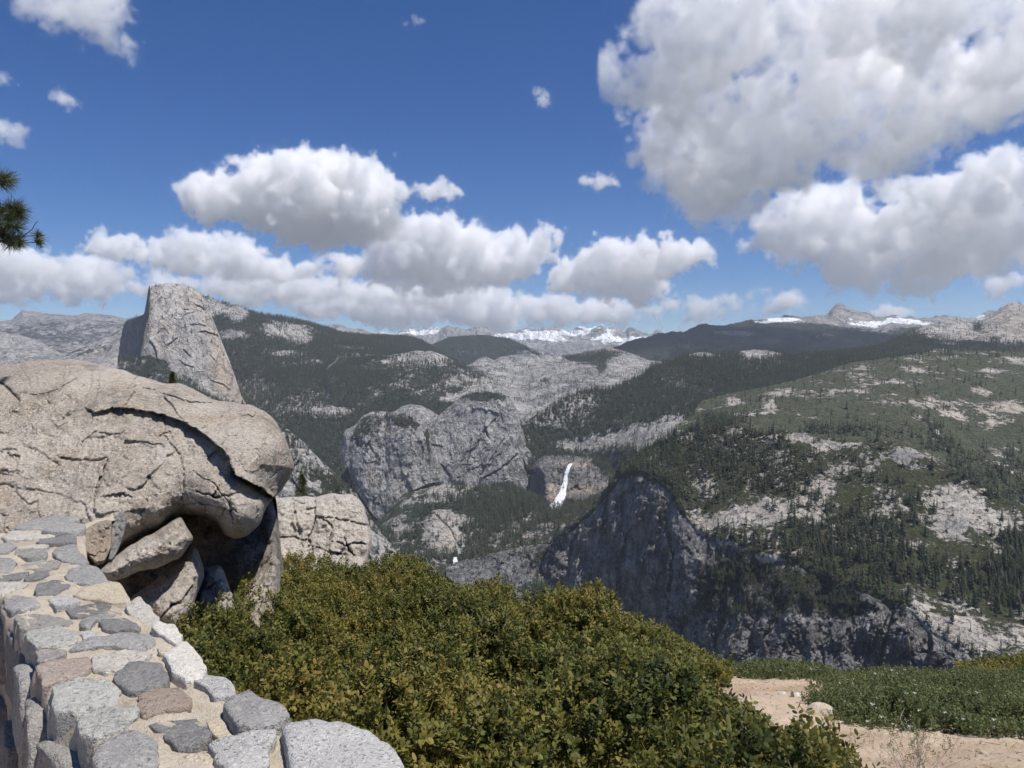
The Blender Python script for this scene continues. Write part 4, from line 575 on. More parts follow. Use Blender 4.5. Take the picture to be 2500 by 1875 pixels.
rock('block_outcrop', [(655, 1225), (668, 1216), (723, 1213), (768, 1212), (805, 1205), (850, 1207), (872, 1214), (886, 1236), (897, 1263), (906, 1295), (908, 1310)], [(655, 1420), (723, 1420), (859, 1420), (890, 1390), (899, 1360), (908, 1320)],
     lambda px, py: 9.0-1.0*(py-1210)/200+.0*px, M_b3, R=26, T=.5, TB=2., step=2.2, rp=3.2,
     cracks=[([(768, 1208), (769, 1250), (764, 1290), (755, 1310), (750, 1340)], 1.9, 0.21), ([(669, 1312), (720, 1313), (755, 1318), (765, 1350)], 1.9, 0.15), ([(768, 1265), (800, 1262), (840, 1272), (905, 1285)], 1.9, 0.17), ([(770, 1258), (800, 1275), (812, 1290), (806, 1320)], 1.9, 0.13), ([(806, 1320), (840, 1330), (880, 1325), (895, 1330)], 2.5, 0.21), ([(840, 1310), (850, 1345), (870, 1360)], 2.5, 0.18), ([(709, 1214), (730, 1228), (765, 1232)], 1.2, 0.07), ([(750, 1330), (800, 1345), (850, 1356)], 1.9, 0.15)],
     amp=.08, ns=.7, fine=.02, seed=116, fc_=(90, .05), label='pale blocky granite outcrop split by cracks')

# ================================================================== the stone wall
WZ = -.73
def wp(x, y, dz=0.):
    """zoomed sketch coordinates -> point on the wall-top plane"""
    px, py = np.asarray(x, float)*.45208, 1200+np.asarray(y, float)*.45208
    d = -(WZ)*F/(py-HY); return np.stack([(px-CX)/F*d, d, 0*d+WZ+dz], -1)
def mortar_mat():
    T = NT('sandy_mortar'); p = T.pos(); a = T.noise(p, 9, 5, .65); b = T.noise(p, 160, 3, .7)
    c = T.mix(T.ramp(a, .35, .7), (.41, .35, .275), (.53, .475, .39)); c = T.mix(T.math('MULTIPLY', T.ramp(b, .52, .7), .5), c, (.25, .19, .13))
    T.bsdf(c, .95, .1, T.math('ADD', a, T.math('MULTIPLY', b, .35)), .03, .8); return T.m
M_mortar = mortar_mat()
SM = {'blue': granite_mat('blue_grey_stone', (.25, .242, .228), (.108, .104, .098), (.44, .43, .41), .9, lichen=.18, dk=.5), 'dark': granite_mat('slate_stone', (.16, .155, .147), (.07, .068, .065), (.30, .293, .28), .8, lichen=.12, dk=.5),
      'pale': granite_mat('pale_granite_stone', (.43, .395, .34), (.17, .155, .135), (.60, .565, .51), 1., lichen=.2, dk=.45), 'white': granite_mat('white_quartz_stone', (.58, .545, .48), (.30, .27, .225), (.72, .69, .64), .9, dk=.45),
      'salt': granite_mat('salt_and_pepper_granite', (.37, .36, .34), (.058, .056, .053), (.62, .605, .575), .75, dk=.25), 'brown': granite_mat('brown_stone', (.27, .215, .165), (.12, .092, .072), (.40, .34, .28), .9, dk=.5),
      'cream': granite_mat('cream_stone', (.47, .40, .29), (.27, .20, .13), (.60, .55, .46), .9, dk=.45), 'grey': granite_mat('grey_brown_stone', (.255, .24, .215), (.11, .102, .092), (.40, .38, .35), .9, lichen=.2, dk=.5), 'green': granite_mat('greenish_granite', (.32, .315, .285), (.12, .12, .11), (.52, .51, .47), 1.1, lichen=.25, dk=.5), 'red': granite_mat('reddish_stone', (.31, .245, .20), (.15, .118, .096), (.44, .385, .33), .9, dk=.5)}
wall = empty('stone_wall', (-1.2, 2.2, -1.6)); tag(wall, 'low stone wall of mixed grey and white stones in sandy mortar', 'wall')
def stone(poly, key, h=.018, z0=0., seed=0, depth=.07, P3=None, up=None):
    """a worn stone: polygon on a plane, bevelled, slightly domed and uneven"""
    P = wp(*np.array(poly, float).T) if P3 is None else P3
    up = np.array([0, 0, 1.]) if up is None else up
    n = len(P); t = np.linspace(0, n, 4*n, endpoint=False); i = t.astype(int); f = (t-i)[:, None]
    p0, p1, p2, p3 = P[(i-1) % n], P[i], P[(i+1) % n], P[(i+2) % n]
    m1, m2 = .15*(p2-p0), .15*(p3-p1)
    O = (2*f**3-3*f**2+1)*p1+(f**3-2*f**2+f)*m1+(-2*f**3+3*f**2)*p2+(f**3-f**2)*m2
    c = O.mean(0); sz = np.linalg.norm(O-c, axis=1).mean()
    nz = (vnoise(O/.035, seed)*.005+vnoise(O/.012, seed+5)*.003)[:, None]; O = O+(O-c)/np.linalg.norm(O-c, axis=1, keepdims=True)*nz
    tilt = np.random.default_rng(seed).uniform(-.05, .05, 2)
    rows = []
    for s_, z in ((1.0, -depth), (1.01, -.004), (1.0, h*.55), (.982, h*.86), (.95, h), (.75, h*1.03), (.5, h*1.06), (.25, h*1.07)):
        Q = c+(O-c)*s_; e = (vnoise(Q/.07, seed+1)*.006+vnoise(Q/.03, seed+2)*.004+vnoise(Q/.012, seed+4)*.002)*(1 if s_ < 1 else .2)
        zz = z+z0+(e+((Q-c)[:, 0]*tilt[0]+(Q-c)[:, 1]*tilt[1]))*(z > 0)
        rows.append(Q+up*zz[:, None])
    V = np.concatenate(rows+[[c+up*(h*1.07+z0)]]); k = len(O); R = len(rows); fc = gridfaces(R, k, True)
    last = (R-1)*k; j = np.arange(k); tri = np.stack([last+j, last+(j+1) % k, np.full(k, R*k), np.full(k, R*k)], -1)
    me_f = np.concatenate([fc, tri[:, [0, 1, 2, 2]]])
    me = bpy.data.meshes.new('stone'); me.from_pydata((V-np.array(wall.location)).tolist(), [], [tuple(q) for q in fc.tolist()]+[tuple(q[:3]) for q in tri.tolist()])
    me.polygons.foreach_set('use_smooth', np.ones(len(me.polygons), bool)); me.materials.append(SM[key])
    return link(bpy.data.objects.new('stone', me), wall)
ST = [([(75, 210), (170, 165), (300, 150), (410, 155), (430, 170), (390, 192), (300, 200), (200, 218)], 'blue', .03), ([(225, 237), (300, 208), (400, 197), (462, 205), (468, 235), (400, 252), (300, 250)], 'blue', .05), ([(0, 255), (60, 225), (180, 222), (300, 238), (280, 268), (150, 272), (40, 280)], 'pale', .02),
      ([(195, 292), (280, 262), (380, 256), (415, 268), (415, 298), (300, 302), (230, 300)], 'dark', .03), ([(-30, 295), (60, 290), (92, 306), (50, 332), (-30, 338)], 'blue', .015), ([(95, 312), (180, 296), (262, 302), (250, 322), (150, 330), (80, 336)], 'pale', .02), ([(92, 356), (170, 331), (240, 326), (264, 346), (250, 371), (150, 376)], 'grey', .02),
      ([(290, 332), (340, 305), (405, 298), (435, 340), (482, 386), (450, 402), (335, 382), (285, 360)], 'blue', .018), ([(112, 402), (180, 382), (290, 377), (330, 388), (310, 416), (230, 432), (140, 427)], 'grey', .012), ([(-30, 372), (60, 370), (92, 396), (60, 441), (-30, 446)], 'blue', .012), ([(350, 470), (372, 438), (450, 414), (520, 420), (588, 500), (500, 527), (390, 508)], 'blue', .02),
      ([(-30, 462), (80, 452), (152, 446), (130, 470), (60, 491), (-30, 497)], 'dark', .012), ([(133, 472), (190, 446), (257, 441), (264, 466), (200, 487), (140, 492)], 'dark', .014), ([(185, 432), (240, 420), (285, 424), (270, 437), (210, 440)], 'grey', .01), ([(193, 517), (280, 501), (372, 500), (377, 526), (310, 561), (195, 581)], 'dark', .018), ([(258, 580), (330, 556), (412, 590), (432, 610), (380, 641), (300, 652), (262, 612)], 'salt', .018),
      ([(395, 572), (450, 530), (600, 506), (655, 522), (708, 622), (620, 627), (500, 602)], 'cream', .022), ([(-30, 502), (60, 496), (165, 500), (130, 532), (50, 552), (-30, 566)], 'pale', .014), ([(18, 572), (100, 566), (180, 590), (212, 622), (130, 652), (60, 654), (25, 610)], 'blue', .016), ([(358, 652), (430, 626), (540, 615), (604, 626), (590, 652), (480, 687), (400, 692)], 'dark', .012),
      ([(434, 702), (520, 671), (610, 652), (654, 666), (600, 692), (520, 717), (484, 752), (435, 742)], 'blue', .014), ([(533, 717), (600, 700), (690, 702), (759, 736), (752, 766), (640, 774), (570, 767)], 'dark', .02), ([(422, 771), (480, 755), (557, 790), (500, 814), (450, 812)], 'salt', .014), ([(80, 672), (200, 666), (330, 696), (402, 721), (340, 737), (210, 747), (110, 745), (84, 705)], 'grey', .014),
      ([(135, 772), (220, 747), (340, 741), (422, 790), (412, 832), (330, 857), (200, 853), (150, 815)], 'green', .014), ([(372, 872), (430, 826), (540, 796), (680, 780), (822, 795), (836, 842), (770, 872), (600, 852), (480, 867), (400, 882)], 'blue', .02), ([(488, 906), (560, 887), (700, 880), (822, 886), (760, 937), (650, 987), (560, 1007), (508, 984)], 'pale', .016), ([(185, 882), (300, 866), (372, 882), (320, 922), (222, 945), (192, 915)], 'grey', .014),
      ([(200, 965), (330, 926), (482, 912), (502, 952), (470, 1012), (350, 1042), (232, 1064), (206, 1015)], 'red', .018), ([(612, 1020), (700, 958), (760, 953), (882, 984), (915, 1042), (880, 1084), (720, 1118), (655, 1082)], 'dark', .03), ([(815, 762), (860, 735), (942, 750), (984, 802), (984, 855), (910, 832), (860, 802)], 'white', .03), ([(876, 922), (960, 864), (1012, 858), (1074, 920), (1115, 990), (1094, 1044), (1010, 1061), (930, 1024), (912, 965)], 'white', .035),
      ([(1036, 1052), (1120, 1018), (1204, 1034), (1276, 1100), (1280, 1150), (1160, 1164), (1098, 1092)], 'salt', .03), ([(296, 1072), (420, 1040), (580, 1034), (645, 1100), (622, 1152), (500, 1192), (420, 1234), (298, 1212), (278, 1125)], 'green', .02), ([(742, 1132), (820, 1095), (960, 1089), (1029, 1150), (1034, 1198), (900, 1218), (780, 1236), (742, 1192)], 'brown', .025), ([(405, 1264), (470, 1200), (600, 1184), (734, 1195), (744, 1242), (660, 1302), (520, 1374), (440, 1350)], 'green', .022),
      ([(492, 1446), (560, 1360), (680, 1316), (804, 1340), (865, 1400), (870, 1500), (800, 1570), (600, 1600), (505, 1530)], 'blue', .03), ([(796, 1286), (870, 1260), (1060, 1238), (1124, 1270), (1154, 1332), (1132, 1384), (990, 1424), (955, 1412), (896, 1347)], 'dark', .018), ([(1126, 1407), (1200, 1370), (1340, 1345), (1484, 1334), (1494, 1362), (1454, 1442), (1452, 1510), (1250, 1560), (1165, 1500)], 'salt', .03),
      ([(1210, 1235), (1240, 1185), (1344, 1143), (1432, 1184), (1524, 1225), (1565, 1283), (1460, 1324), (1290, 1348), (1240, 1300)], 'blue', .055), ([(1525, 1335), (1556, 1302), (1700, 1284), (1850, 1300), (2000, 1360), (2104, 1430), (2160, 1510), (2170, 1620), (1600, 1640), (1536, 1460)], 'salt', .05), ([(1090, 1228), (1180, 1205), (1215, 1230), (1262, 1325), (1180, 1352), (1130, 1290)], 'cream', .012), ([(676, 645), (750, 600), (800, 640), (862, 690), (850, 742), (760, 712), (690, 664)], 'pale', .02),
      ([(880, 1490), (990, 1440), (1110, 1420), (1150, 1500), (1100, 1580), (900, 1600)], 'cream', .01), ([(1900, 1640), (2050, 1600), (2200, 1640), (2250, 1720), (1950, 1760)], 'salt', .03), ([(850, 860), (930, 840), (970, 855), (900, 900), (850, 890)], 'cream', .014)]
for k, (pl, key, h) in enumerate(ST): stone(pl, key, h*.55, 0, 200+k)
# the upright stone that closes the far end, and its flat caps
def prism(name, foot, hts, mat, parent, seed, nz=.02, jit=.012):
    foot = np.array(foot, float); n = len(foot); c = foot.mean(0); rows = []
    for j, (z, s_) in enumerate(hts):
        Q = c+(foot-c)*s_; rows.append(np.column_stack([Q, np.full(n, z)]))
    V = np.concatenate(rows); R = len(rows); V = V+np.stack([vnoise(V/.08+7*a, seed+a) for a in range(3)], -1)*jit
    fcs = [tuple(q) for q in gridfaces(R, n, True).tolist()]+[tuple(range((R-1)*n, R*n)), tuple(range(n))[::-1]]
    me = bpy.data.meshes.new(name); me.from_pydata((V-np.array(parent.location)).tolist(), [], fcs); me.materials.append(mat)
    o = link(bpy.data.objects.new(name, me), parent); bv = o.modifiers.new('bevel', 'BEVEL'); bv.width = .012; bv.segments = 2; return o
def pxd(px, d): return ((px-CX)/F*d, d)
def zo(l): return [(x*.45208, 1200+y*.45208) for x, y in l]
rock('stone', zo([(440, 205), (465, 196), (540, 160), (585, 150), (604, 160)]), zo([(440, 300), (470, 345), (520, 402), (565, 385), (604, 300)]), lambda px, py: 3.42+.22*(1376-py)/120, SM['brown'], R=9, T=.06, TB=.25, step=1.6, amp=.015, ns=.12, fine=.004, fc_=(20, .012), seed=301, parent=wall, rp=3, jag=1.)
rock('stone', zo([(400, 190), (440, 178), (500, 160), (560, 140), (610, 128), (625, 150)]), zo([(400, 204), (450, 212), (500, 190), (560, 172), (610, 160), (625, 156)]), lambda px, py: 3.50+.5*(1300-py)/60, SM['cream'], R=6, T=.05, TB=.2, step=1.6, fc_=(20, .006), amp=.012, ns=.1, fine=.003, seed=305, parent=wall, rp=3, jag=.8)
rock('stone', zo([(575, 230), (590, 165), (620, 135), (655, 112), (676, 120), (684, 150)]), zo([(575, 372), (600, 388), (625, 350), (655, 280), (676, 215), (684, 160)]), lambda px, py: 3.55+.25*(1376-py)/120, SM['dark'], R=9, T=.06, TB=.25, step=1.6, amp=.015, ns=.12, fine=.004, fc_=(20, .012), seed=302, parent=wall, rp=3, jag=1.)
prism('stone', [pxd(250, 3.42), pxd(272, 3.4), pxd(280, 3.55), pxd(262, 3.6)], [(-1.2, 1.1), (-1.08, 1.05), (-.98, .8)], SM['dark'], wall, 303)
prism('stone', [pxd(186, 3.38), pxd(210, 3.36), pxd(212, 3.6), pxd(186, 3.62)], [(-1.1, 1), (-.9, 1.02), (-.755, .96)], SM['blue'], wall, 304)
# mortar core
Ledge = [(-60, 230), (-45, 420), (-15, 540), (25, 600), (95, 690), (150, 790), (195, 890), (215, 970), (245, 1060), (295, 1170), (400, 1270), (470, 1380), (510, 1490), (560, 1640), (640, 1800)]
Redge = [(480, 190), (478, 300), (485, 390), (585, 505), (705, 625), (850, 735), (975, 850), (1105, 1000), (1270, 1145), (1550, 1290), (2050, 1450), (2200, 1640), (2400, 1800)]
Lp, Rp = wp(*np.array(Ledge, float).T), wp(*np.array(Redge, float).T)
def resamp(P, n):
    s = np.r_[0, np.cumsum(np.linalg.norm(np.diff(P, axis=0), axis=1))]; t = np.linspace(0, s[-1], n); return np.stack([np.interp(t, s, P[:, k]) for k in range(3)], -1)
nw = 120; Lq, Rq = resamp(Lp, nw), resamp(Rp, nw); rows = []
cen = (Lq+Rq)/2
for (side, t, z) in ((0, -.02, -1.05), (0, 0, -.5), (0, .0, -.06), (0, .02, -.012)): rows.append(Lq+(Rq-Lq)*t*.3+np.array([0, 0, z]))
for t in np.linspace(.05, .95, 40): rows.append(Lq+(Rq-Lq)*t)
for z in (-.02, -.1, -.5, -1.4): rows.append(Rq-(Rq-Lq)*.02+np.array([0, 0, z]))
W = np.array(rows); W[..., 2] += .009*fbm(W/.10, 4, 310, .6)+.005*fbm(W/.022, 3, 311)+.001; W[:4, :, :2] += .015*fbm(W[:4]/.1, 3, 312)[..., None]
ob_np('mortar', (W-np.array(wall.location)).reshape(-1, 3), gridfaces(*W.shape[:2]), M_mortar, wall)
# stones in the wall's shaded side; only darker colours, to deepen its shade
sidx = np.linspace(0, 1, nw); Lt = np.gradient(Lq, axis=0); Lt /= np.linalg.norm(Lt, axis=1, keepdims=True); Ln = np.stack([Lt[:, 1], -Lt[:, 0], 0*Lt[:, 0]], -1)
Ln *= np.sign((Ln*(-Lq)).sum(1))[:, None]
slen = np.r_[0, np.cumsum(np.linalg.norm(np.diff(Lq, axis=0), axis=1))]; kk = 0
for row, (zt, zb) in enumerate(((-.03, -.27), (-.30, -.52), (-.55, -.80))):
    s = .05+.1*row
    while s < slen[-1]-.2:
        L_ = rng.uniform(.2, .36); m = s+L_/2; i = int(np.interp(m, slen, np.arange(nw))); c = Lq[i]; tv, nv = Lt[i], Ln[i]
        pts = []; hh = (zt-zb)/2
        for a in np.linspace(0, 2*math.pi, 9)[:-1]+rng.uniform(-.2, .2, 8):
            ca, sa = math.cos(a), math.sin(a); q = (abs(ca)**3.5+abs(sa)**3.5)**(-1/3.5)*rng.uniform(.86, 1.0)
            pts.append(c+tv*(ca*q*L_*.47)+np.array([0, 0, (zt+zb)/2+sa*q*hh*.95])-nv*.012)
        stone(None, str(rng.choice(['grey', 'blue', 'brown', 'dark', 'grey', 'red', 'dark'])), rng.uniform(.025, .05), 0, 330+kk, .05, np.array(pts), nv); kk += 1; s += L_+.03

# ================================================================== shrubs
def leaf_mat(name, cols, spec=.22, trans=.35):
    T = NT(name); r = T.n('ShaderNodeObjectInfo').outputs['Random']; big = T.noise(T.pos(), 1.2, 3, .6); fine = T.attr('lr')
    f = T.math('ADD', T.math('MULTIPLY', r, .45), T.math('ADD', T.math('MULTIPLY', T.math('SUBTRACT', big, .5), 1.5), T.math('MULTIPLY', fine, .35)))
    rp = T.n('ShaderNodeValToRGB', {0: f}); e = rp.color_ramp.elements
    while len(e) > 1: e.remove(e[-1])
    e[0].position = cols[0][0]; e[0].color = (*cols[0][1], 1)
    for p_, c in cols[1:]: q = e.new(p_); q.color = (*c, 1)
    b = T.n('ShaderNodeBsdfPrincipled', {'Base Color': rp.outputs[0], 'Roughness': .55, 'Specular IOR Level': spec})
    t = T.n('ShaderNodeBsdfTranslucent', {0: rp.outputs[0]}); m = T.n('ShaderNodeMixShader', {0: trans, 1: b.outputs[0], 2: t.outputs[0]}); T.t.links.new(m.outputs[0], T.out.inputs[0]); return T.m
M_leaf = leaf_mat('olive_leaves', [(0, (.040, .056, .018)), (.24, (.092, .106, .028)), (.50, (.17, .163, .042)), (.78, (.25, .21, .052)), (1, (.27, .16, .052))])
M_leaf2 = leaf_mat('green_leaves', [(0, (.055, .078, .028)), (.35, (.10, .125, .045)), (.7, (.16, .18, .07)), (1, (.19, .17, .075))], .25)
T_ = NT('twig_bark'); T_.bsdf(T_.mix(T_.noise(T_.pos(), 30), (.10, .07, .05), (.22, .17, .13)), .9, .1); M_twig = T_.m
T_ = NT('dead_wood'); T_.bsdf(T_.mix(T_.noise(T_.pos(), 25), (.34, .30, .26), (.52, .47, .42)), .9, .1); M_dead = T_.m
T_ = NT('white_blossom'); T_.bsdf((.75, .74, .66), .8, .1); M_bloom = T_.m
def sprig(seed, nl, L, lw, ll, up=.55, mat=None):
    """a leafy twig of length L with nl leaves of length ll"""
    r = np.random.default_rng(seed); V = []; Fc = []; A = []
    s_ = .0016*L/.1
    for k in range(3):
        a = k*2.094; V += [(math.cos(a)*s_, math.sin(a)*s_, -.35*L)]
    V += [(0, 0, L*.95)]; Fc += [(0, 1, 3), (1, 2, 3), (2, 0, 3)]; A += [.2]*4
    for i in range(nl):
        z = L*(.15+.85*(i+.5)/nl)*r.uniform(.9, 1.05); a = i*2.4+r.uniform(-.4, .4); el = r.uniform(.1, .9)*up*1.6+.25*(i/nl)
        c, s = math.cos(a), math.sin(a); D = np.array([c*math.cos(el), s*math.cos(el), math.sin(el)]); S = np.array([-s, c, 0.]); S = S+D*0; U = np.cross(D, S)
        tw = r.uniform(-.6, .6); S, U = S*math.cos(tw)+U*math.sin(tw), U*math.cos(tw)-S*math.sin(tw)
        l, w_ = ll*r.uniform(.7, 1.15), lw*r.uniform(.8, 1.15); p = np.array([0, 0, z])+D*.12*ll; b = len(V); v = r.random()
        V += [p, p+D*l*.35+S*w_*.5-U*.08*w_, p+D*l*.75+S*w_*.42-U*.04*w_, p+D*l, p+D*l*.75-S*w_*.42-U*.04*w_, p+D*l*.35-S*w_*.5-U*.08*w_, p+D*l*.5+U*.10*w_]
        Fc += [(b, b+1, b+6), (b+1, b+2, b+6), (b+2, b+3, b+6), (b+3, b+4, b+6), (b+4, b+5, b+6), (b+5, b, b+6)]; A += [v]*7
    return mesh_np('sprig', np.array(V), np.array(Fc), mat, True, {'lr': A})
def align_euler(D, spin):
    """Euler XYZ turning +Z to D with a random spin"""
    D = D/np.linalg.norm(D, axis=1, keepdims=True); th = np.arccos(np.clip(D[:, 2], -1, 1)); ph = np.arctan2(D[:, 1], D[:, 0])
    # R = Rz(ph) Ry(th) Rz(spin)  -> XYZ euler
    cz, sz, cy_, sy, cs, ss = np.cos(ph), np.sin(ph), np.cos(th), np.sin(th), np.cos(spin), np.sin(spin)
    r20, r21, r22 = -sy*cs, sy*ss, cy_; r10 = sz*cy_*cs+cz*ss; r00 = cz*cy_*cs-sz*ss
    return np.stack([np.arctan2(r21, r22), -np.arcsin(np.clip(r20, -1, 1)), np.arctan2(r10, r00)], -1)
def surf_grid(lines, step, ns, amp, seed, front_drop=0):
    px = np.arange(max(l[0][0] for l in lines), min(l[-1][0] for l in lines), step); Ls = []
    for l in lines:
        a = np.array(l, float); y = smooth1(np.interp(px, a[:, 0], a[:, 1]), 4); d = smooth1(np.interp(px, a[:, 0], a[:, 2]), 6); Ls.append(np.stack([d, (HY-y)/F*d], -1))
    G = curve_rows(np.array(Ls), [14]*(len(lines)-1)); P = np.stack([(px[None]-CX)/F*G[..., 0], G[..., 0], G[..., 1]], -1)
    tp = np.clip((len(P)-1-np.arange(len(P)))/16, .3, 1)[:, None]; b = fbm(P/ns, 4, seed, .55)*amp*tp; P[..., 2] += b; return P
def scatter(P, per_m2, depth, seed):
    r = np.random.default_rng(seed)
    e1, e2 = P[1:, :-1]-P[:-1, :-1], P[:-1, 1:]-P[:-1, :-1]; cr_ = np.cross(e2, e1); A = np.linalg.norm(cr_, axis=-1); N = cr_/(A[..., None]+1e-9); N *= np.where(N[..., 2:] < 0, -1, 1)
    cnt = r.poisson(A*per_m2); a, b = np.nonzero(cnt); k = cnt[a, b]; a, b = np.repeat(a, k), np.repeat(b, k); u, t = r.random((2, len(a), 1))
    Q = P[a, b]*(1-u)*(1-t)+P[a, b+1]*u*(1-t)+P[a+1, b]*(1-u)*t+P[a+1, b+1]*u*t; n = N[a, b]
    Q = Q-n*(r.random((len(a), 1))**1.6*depth)
    D = n*.6+np.array([0, 0, .75])+r.normal(0, .42, (len(a), 3)); return Q, D
def twig_mesh(segs, name, mat, parent=None):
    """tapered tubes: list of (points, r0, r1)"""
    V, Fc = [], []
    for pts, r0, r1 in segs:
        pts = np.asarray(pts, float); n = len(pts)
        for i, p in enumerate(pts):
            d = pts[min(i+1, n-1)]-pts[max(i-1, 0)]; d /= np.linalg.norm(d)+1e-9; s = np.cross(d, (.3, .9, .1)); s /= np.linalg.norm(s)+1e-9; t = np.cross(d, s); rr = r0+(r1-r0)*i/(n-1)
            for k in range(5): a = k*1.2566; V.append(p+rr*(math.cos(a)*s+math.sin(a)*t))
        b = len(V)-5*n
        for i in range(n-1):
            for k in range(5): Fc.append((b+5*i+k, b+5*i+(k+1) % 5, b+5*i+5+(k+1) % 5, b+5*i+5+k))
    return ob_np(name, np.array(V), np.array(Fc), mat, parent)
def wiggle(p, q, n, a, r):
    t = np.linspace(0, 1, n)[:, None]; w_ = np.cumsum(r.normal(0, a, (n, 3)), 0); w_ -= t*w_[-1]; return np.array(p)*(1-t)+np.array(q)*t+w_
def branch_set(r, base, tips, r0=.008):
    segs = []
    for tp in tips:
        m = wiggle(base, tp, 6, .02, r); segs.append((m, r0, .0025))
        for j in range(2):
            i = r.integers(2, 5); segs.append((wiggle(m[i], m[i]+(np.array(tp)-m[i])*.7+r.normal(0, .06, 3), 4, .01, r), .0035, .0012))
    return segs
crestB = [(405, 1640, 3.6), (440, 1580, 3.9), (470, 1545, 4.2), (540, 1490, 4.8), (600, 1430, 5.6), (640, 1398, 6.2), (680, 1378, 6.6), (760, 1382, 6.9), (850, 1384, 7.0), (900, 1382, 7.0), (950, 1376, 7.0), (1000, 1386, 7.0), (1060, 1390, 6.9), (1100, 1406, 6.8), (1150, 1416, 6.7), (1200, 1430, 6.6), (1228, 1456, 6.5), (1250, 1486, 6.4), (1290, 1474, 6.3), (1340, 1464, 6.3), (1400, 1462, 6.3), (1425, 1476, 6.2), (1450, 1506, 6.1), (1500, 1540, 6.0), (1560, 1548, 6.0), (1620, 1566, 6.0), (1680, 1600, 5.9), (1712, 1645, 5.7), (1740, 1690, 5.4), (1790, 1690, 5.2), (1830, 1680, 5.2), (1862, 1692, 5.1), (1860, 1740, 4.9), (1880, 1765, 4.8), (1915, 1740, 4.7), (1950, 1750, 4.6), (1990, 1785, 4.4), (2040, 1800, 4.3), (2062, 1860, 4.1), (2105, 1850, 4.0), (2140, 1920, 3.8)]
crestB = [(x if x < 1700 else 1700+(x-1700)*.76, y+(60 if x > 1725 else 24 if x > 1600 else 12 if x > 1250 else 14 if 1040 < x < 1160 else 0), d) for x, y, d in sorted(crestB)]
cb = np.array(crestB)
def bl(y, d, xs=(405, 700, 1200, 1700, 2140)): return [(x, max(y, np.interp(x, cb[:, 0], cb[:, 1])+k), min(d, np.interp(x, cb[:, 0], cb[:, 2])-.02)) for k in (4,) for x in np.linspace(405, 2034, 60)]
linesB = [bl(2080, 2.15), bl(1890, 2.55), bl(1740, 3.3), bl(1610, 4.3), bl(1500, 5.4), crestB]
SB = surf_grid(linesB, 6, .45, .30, 400)
spr = [sprig(500+i, 17, .085, .0105, .0205, .55, M_leaf) for i in range(4)]
QB, DB = scatter(SB, 1800, .26, 401)
pxB, pyB = proj(QB); keepB = (pxB > 380) & (pyB < 1990)
# clear of the wall top
inw = (QB[:, 0] < np.interp(QB[:, 1], Rq[::-1, 1], Rq[::-1, 0])+.03) & (QB[:, 1] < 3.9)
QB, DB = QB[keepB & ~inw], DB[keepB & ~inw]
seeds = [((560, 1520, 4.3), 'dark olive shrub growing against the wall and boulders'), ((800, 1420, 6.0), 'olive shrub in front of the blocky outcrop'), ((1080, 1430, 6.0), 'olive shrub with its crest before the lower waterfall'), ((880, 1700, 3.3), 'dense shrub behind the near end of the wall'), ((1360, 1530, 5.4), 'rounded shrub below the shaded cliff with a bleached twig'), ((1250, 1780, 2.9), 'glossy-leaved shrub at the bottom centre'), ((1600, 1620, 5.2), 'bronze-tinted shrub sloping down to the sandy path'), ((1620, 1800, 3.3), 'leafy shrub left of the path in front'), ((1950, 1800, 4.3), 'ragged shrub spilling onto the sandy path')]
sp3 = np.array([unproj(*s[0]) for s in seeds]); w_ = QB[:, None]-sp3[None]; own = np.argmin((w_**2).sum(-1)+.15*vnoise(QB[:, None]/.25+np.arange(len(seeds))[None, :, None]*5., 9), 1)
rb = np.random.default_rng(77)
for k, (s, lab) in enumerate(seeds):
    m = own == k; base = sp3[k]; gz = float(ground_z(base[0], base[1])); t = empty('shrub', (base[0], base[1], gz)); tag(t, lab, 'shrub', 'shrubs behind the wall'); off = np.array(t.location)
    n = int(m.sum()); sz = rb.uniform(.6, 1.4, n)
    f_ = instancer('foliage', QB[m]-off, sz, align_euler(DB[m], rb.uniform(0, 6.28, n)), spr, rb.integers(0, 4, n), None, parent=t)
    tips = QB[m][rb.integers(0, n, 34)]+rb.normal(0, .02, (34, 3)); segs = branch_set(rb, (base[0], base[1], gz), tips)
    twig_mesh([(np.array(p)-off, a, b) for p, a, b in segs], 'branch', M_twig, t)
    if k in (1, 2, 4, 5, 7, 8):
        dt = QB[m][rb.integers(0, n, 7)]; segs = []
        for q in dt:
            e = q+rb.normal(0, .05, 3)+np.array([0, 0, .05]); segs.append((wiggle(q-np.array([0, 0, .08]), e, 5, .008, rb), .0035, .001))
            for j in range(3): segs.append((wiggle(q+(e-q)*.4, e+rb.normal(0, .05, 3), 4, .006, rb), .0018, .0006))
        if k == 4:
            for c_ in ((1446, 1684, 1449, 1611, 4.6), (1449, 1611, 1440, 1580, 4.6), (1449, 1611, 1462, 1575, 4.62), (1500, 1520, 1512, 1490, 5.9), (1512, 1490, 1490, 1478, 5.9), (1500, 1520, 1530, 1495, 5.9)): segs.append((wiggle(unproj(c_[0], c_[1], c_[4]-.1), unproj(c_[2], c_[3], c_[4]-.1), 5, .006, rb), .006, .003))
        if k == 2:
            for c_ in ((1060, 1400, 1062, 1368, 6.8), (1062, 1385, 1085, 1352, 6.8), (1060, 1400, 1040, 1362, 6.8)): segs.append((wiggle(unproj(c_[0], c_[1], c_[4]-.1), unproj(c_[2], c_[3], c_[4]-.1), 5, .008, rb), .004, .0015))
        if k == 8:
            for c_ in ((1740, 1785, 1790, 1775, 4.5), (1790, 1775, 1825, 1762, 4.5), (1790, 1775, 1820, 1740, 4.5)): segs.append((wiggle(unproj(c_[0], c_[1], c_[4]-.15), unproj(c_[2], c_[3], c_[4]-.15), 5, .006, rb), .006, .003))
        twig_mesh([(np.array(p)-off, a, b) for p, a, b in segs], 'dead_twig', M_dead, t)
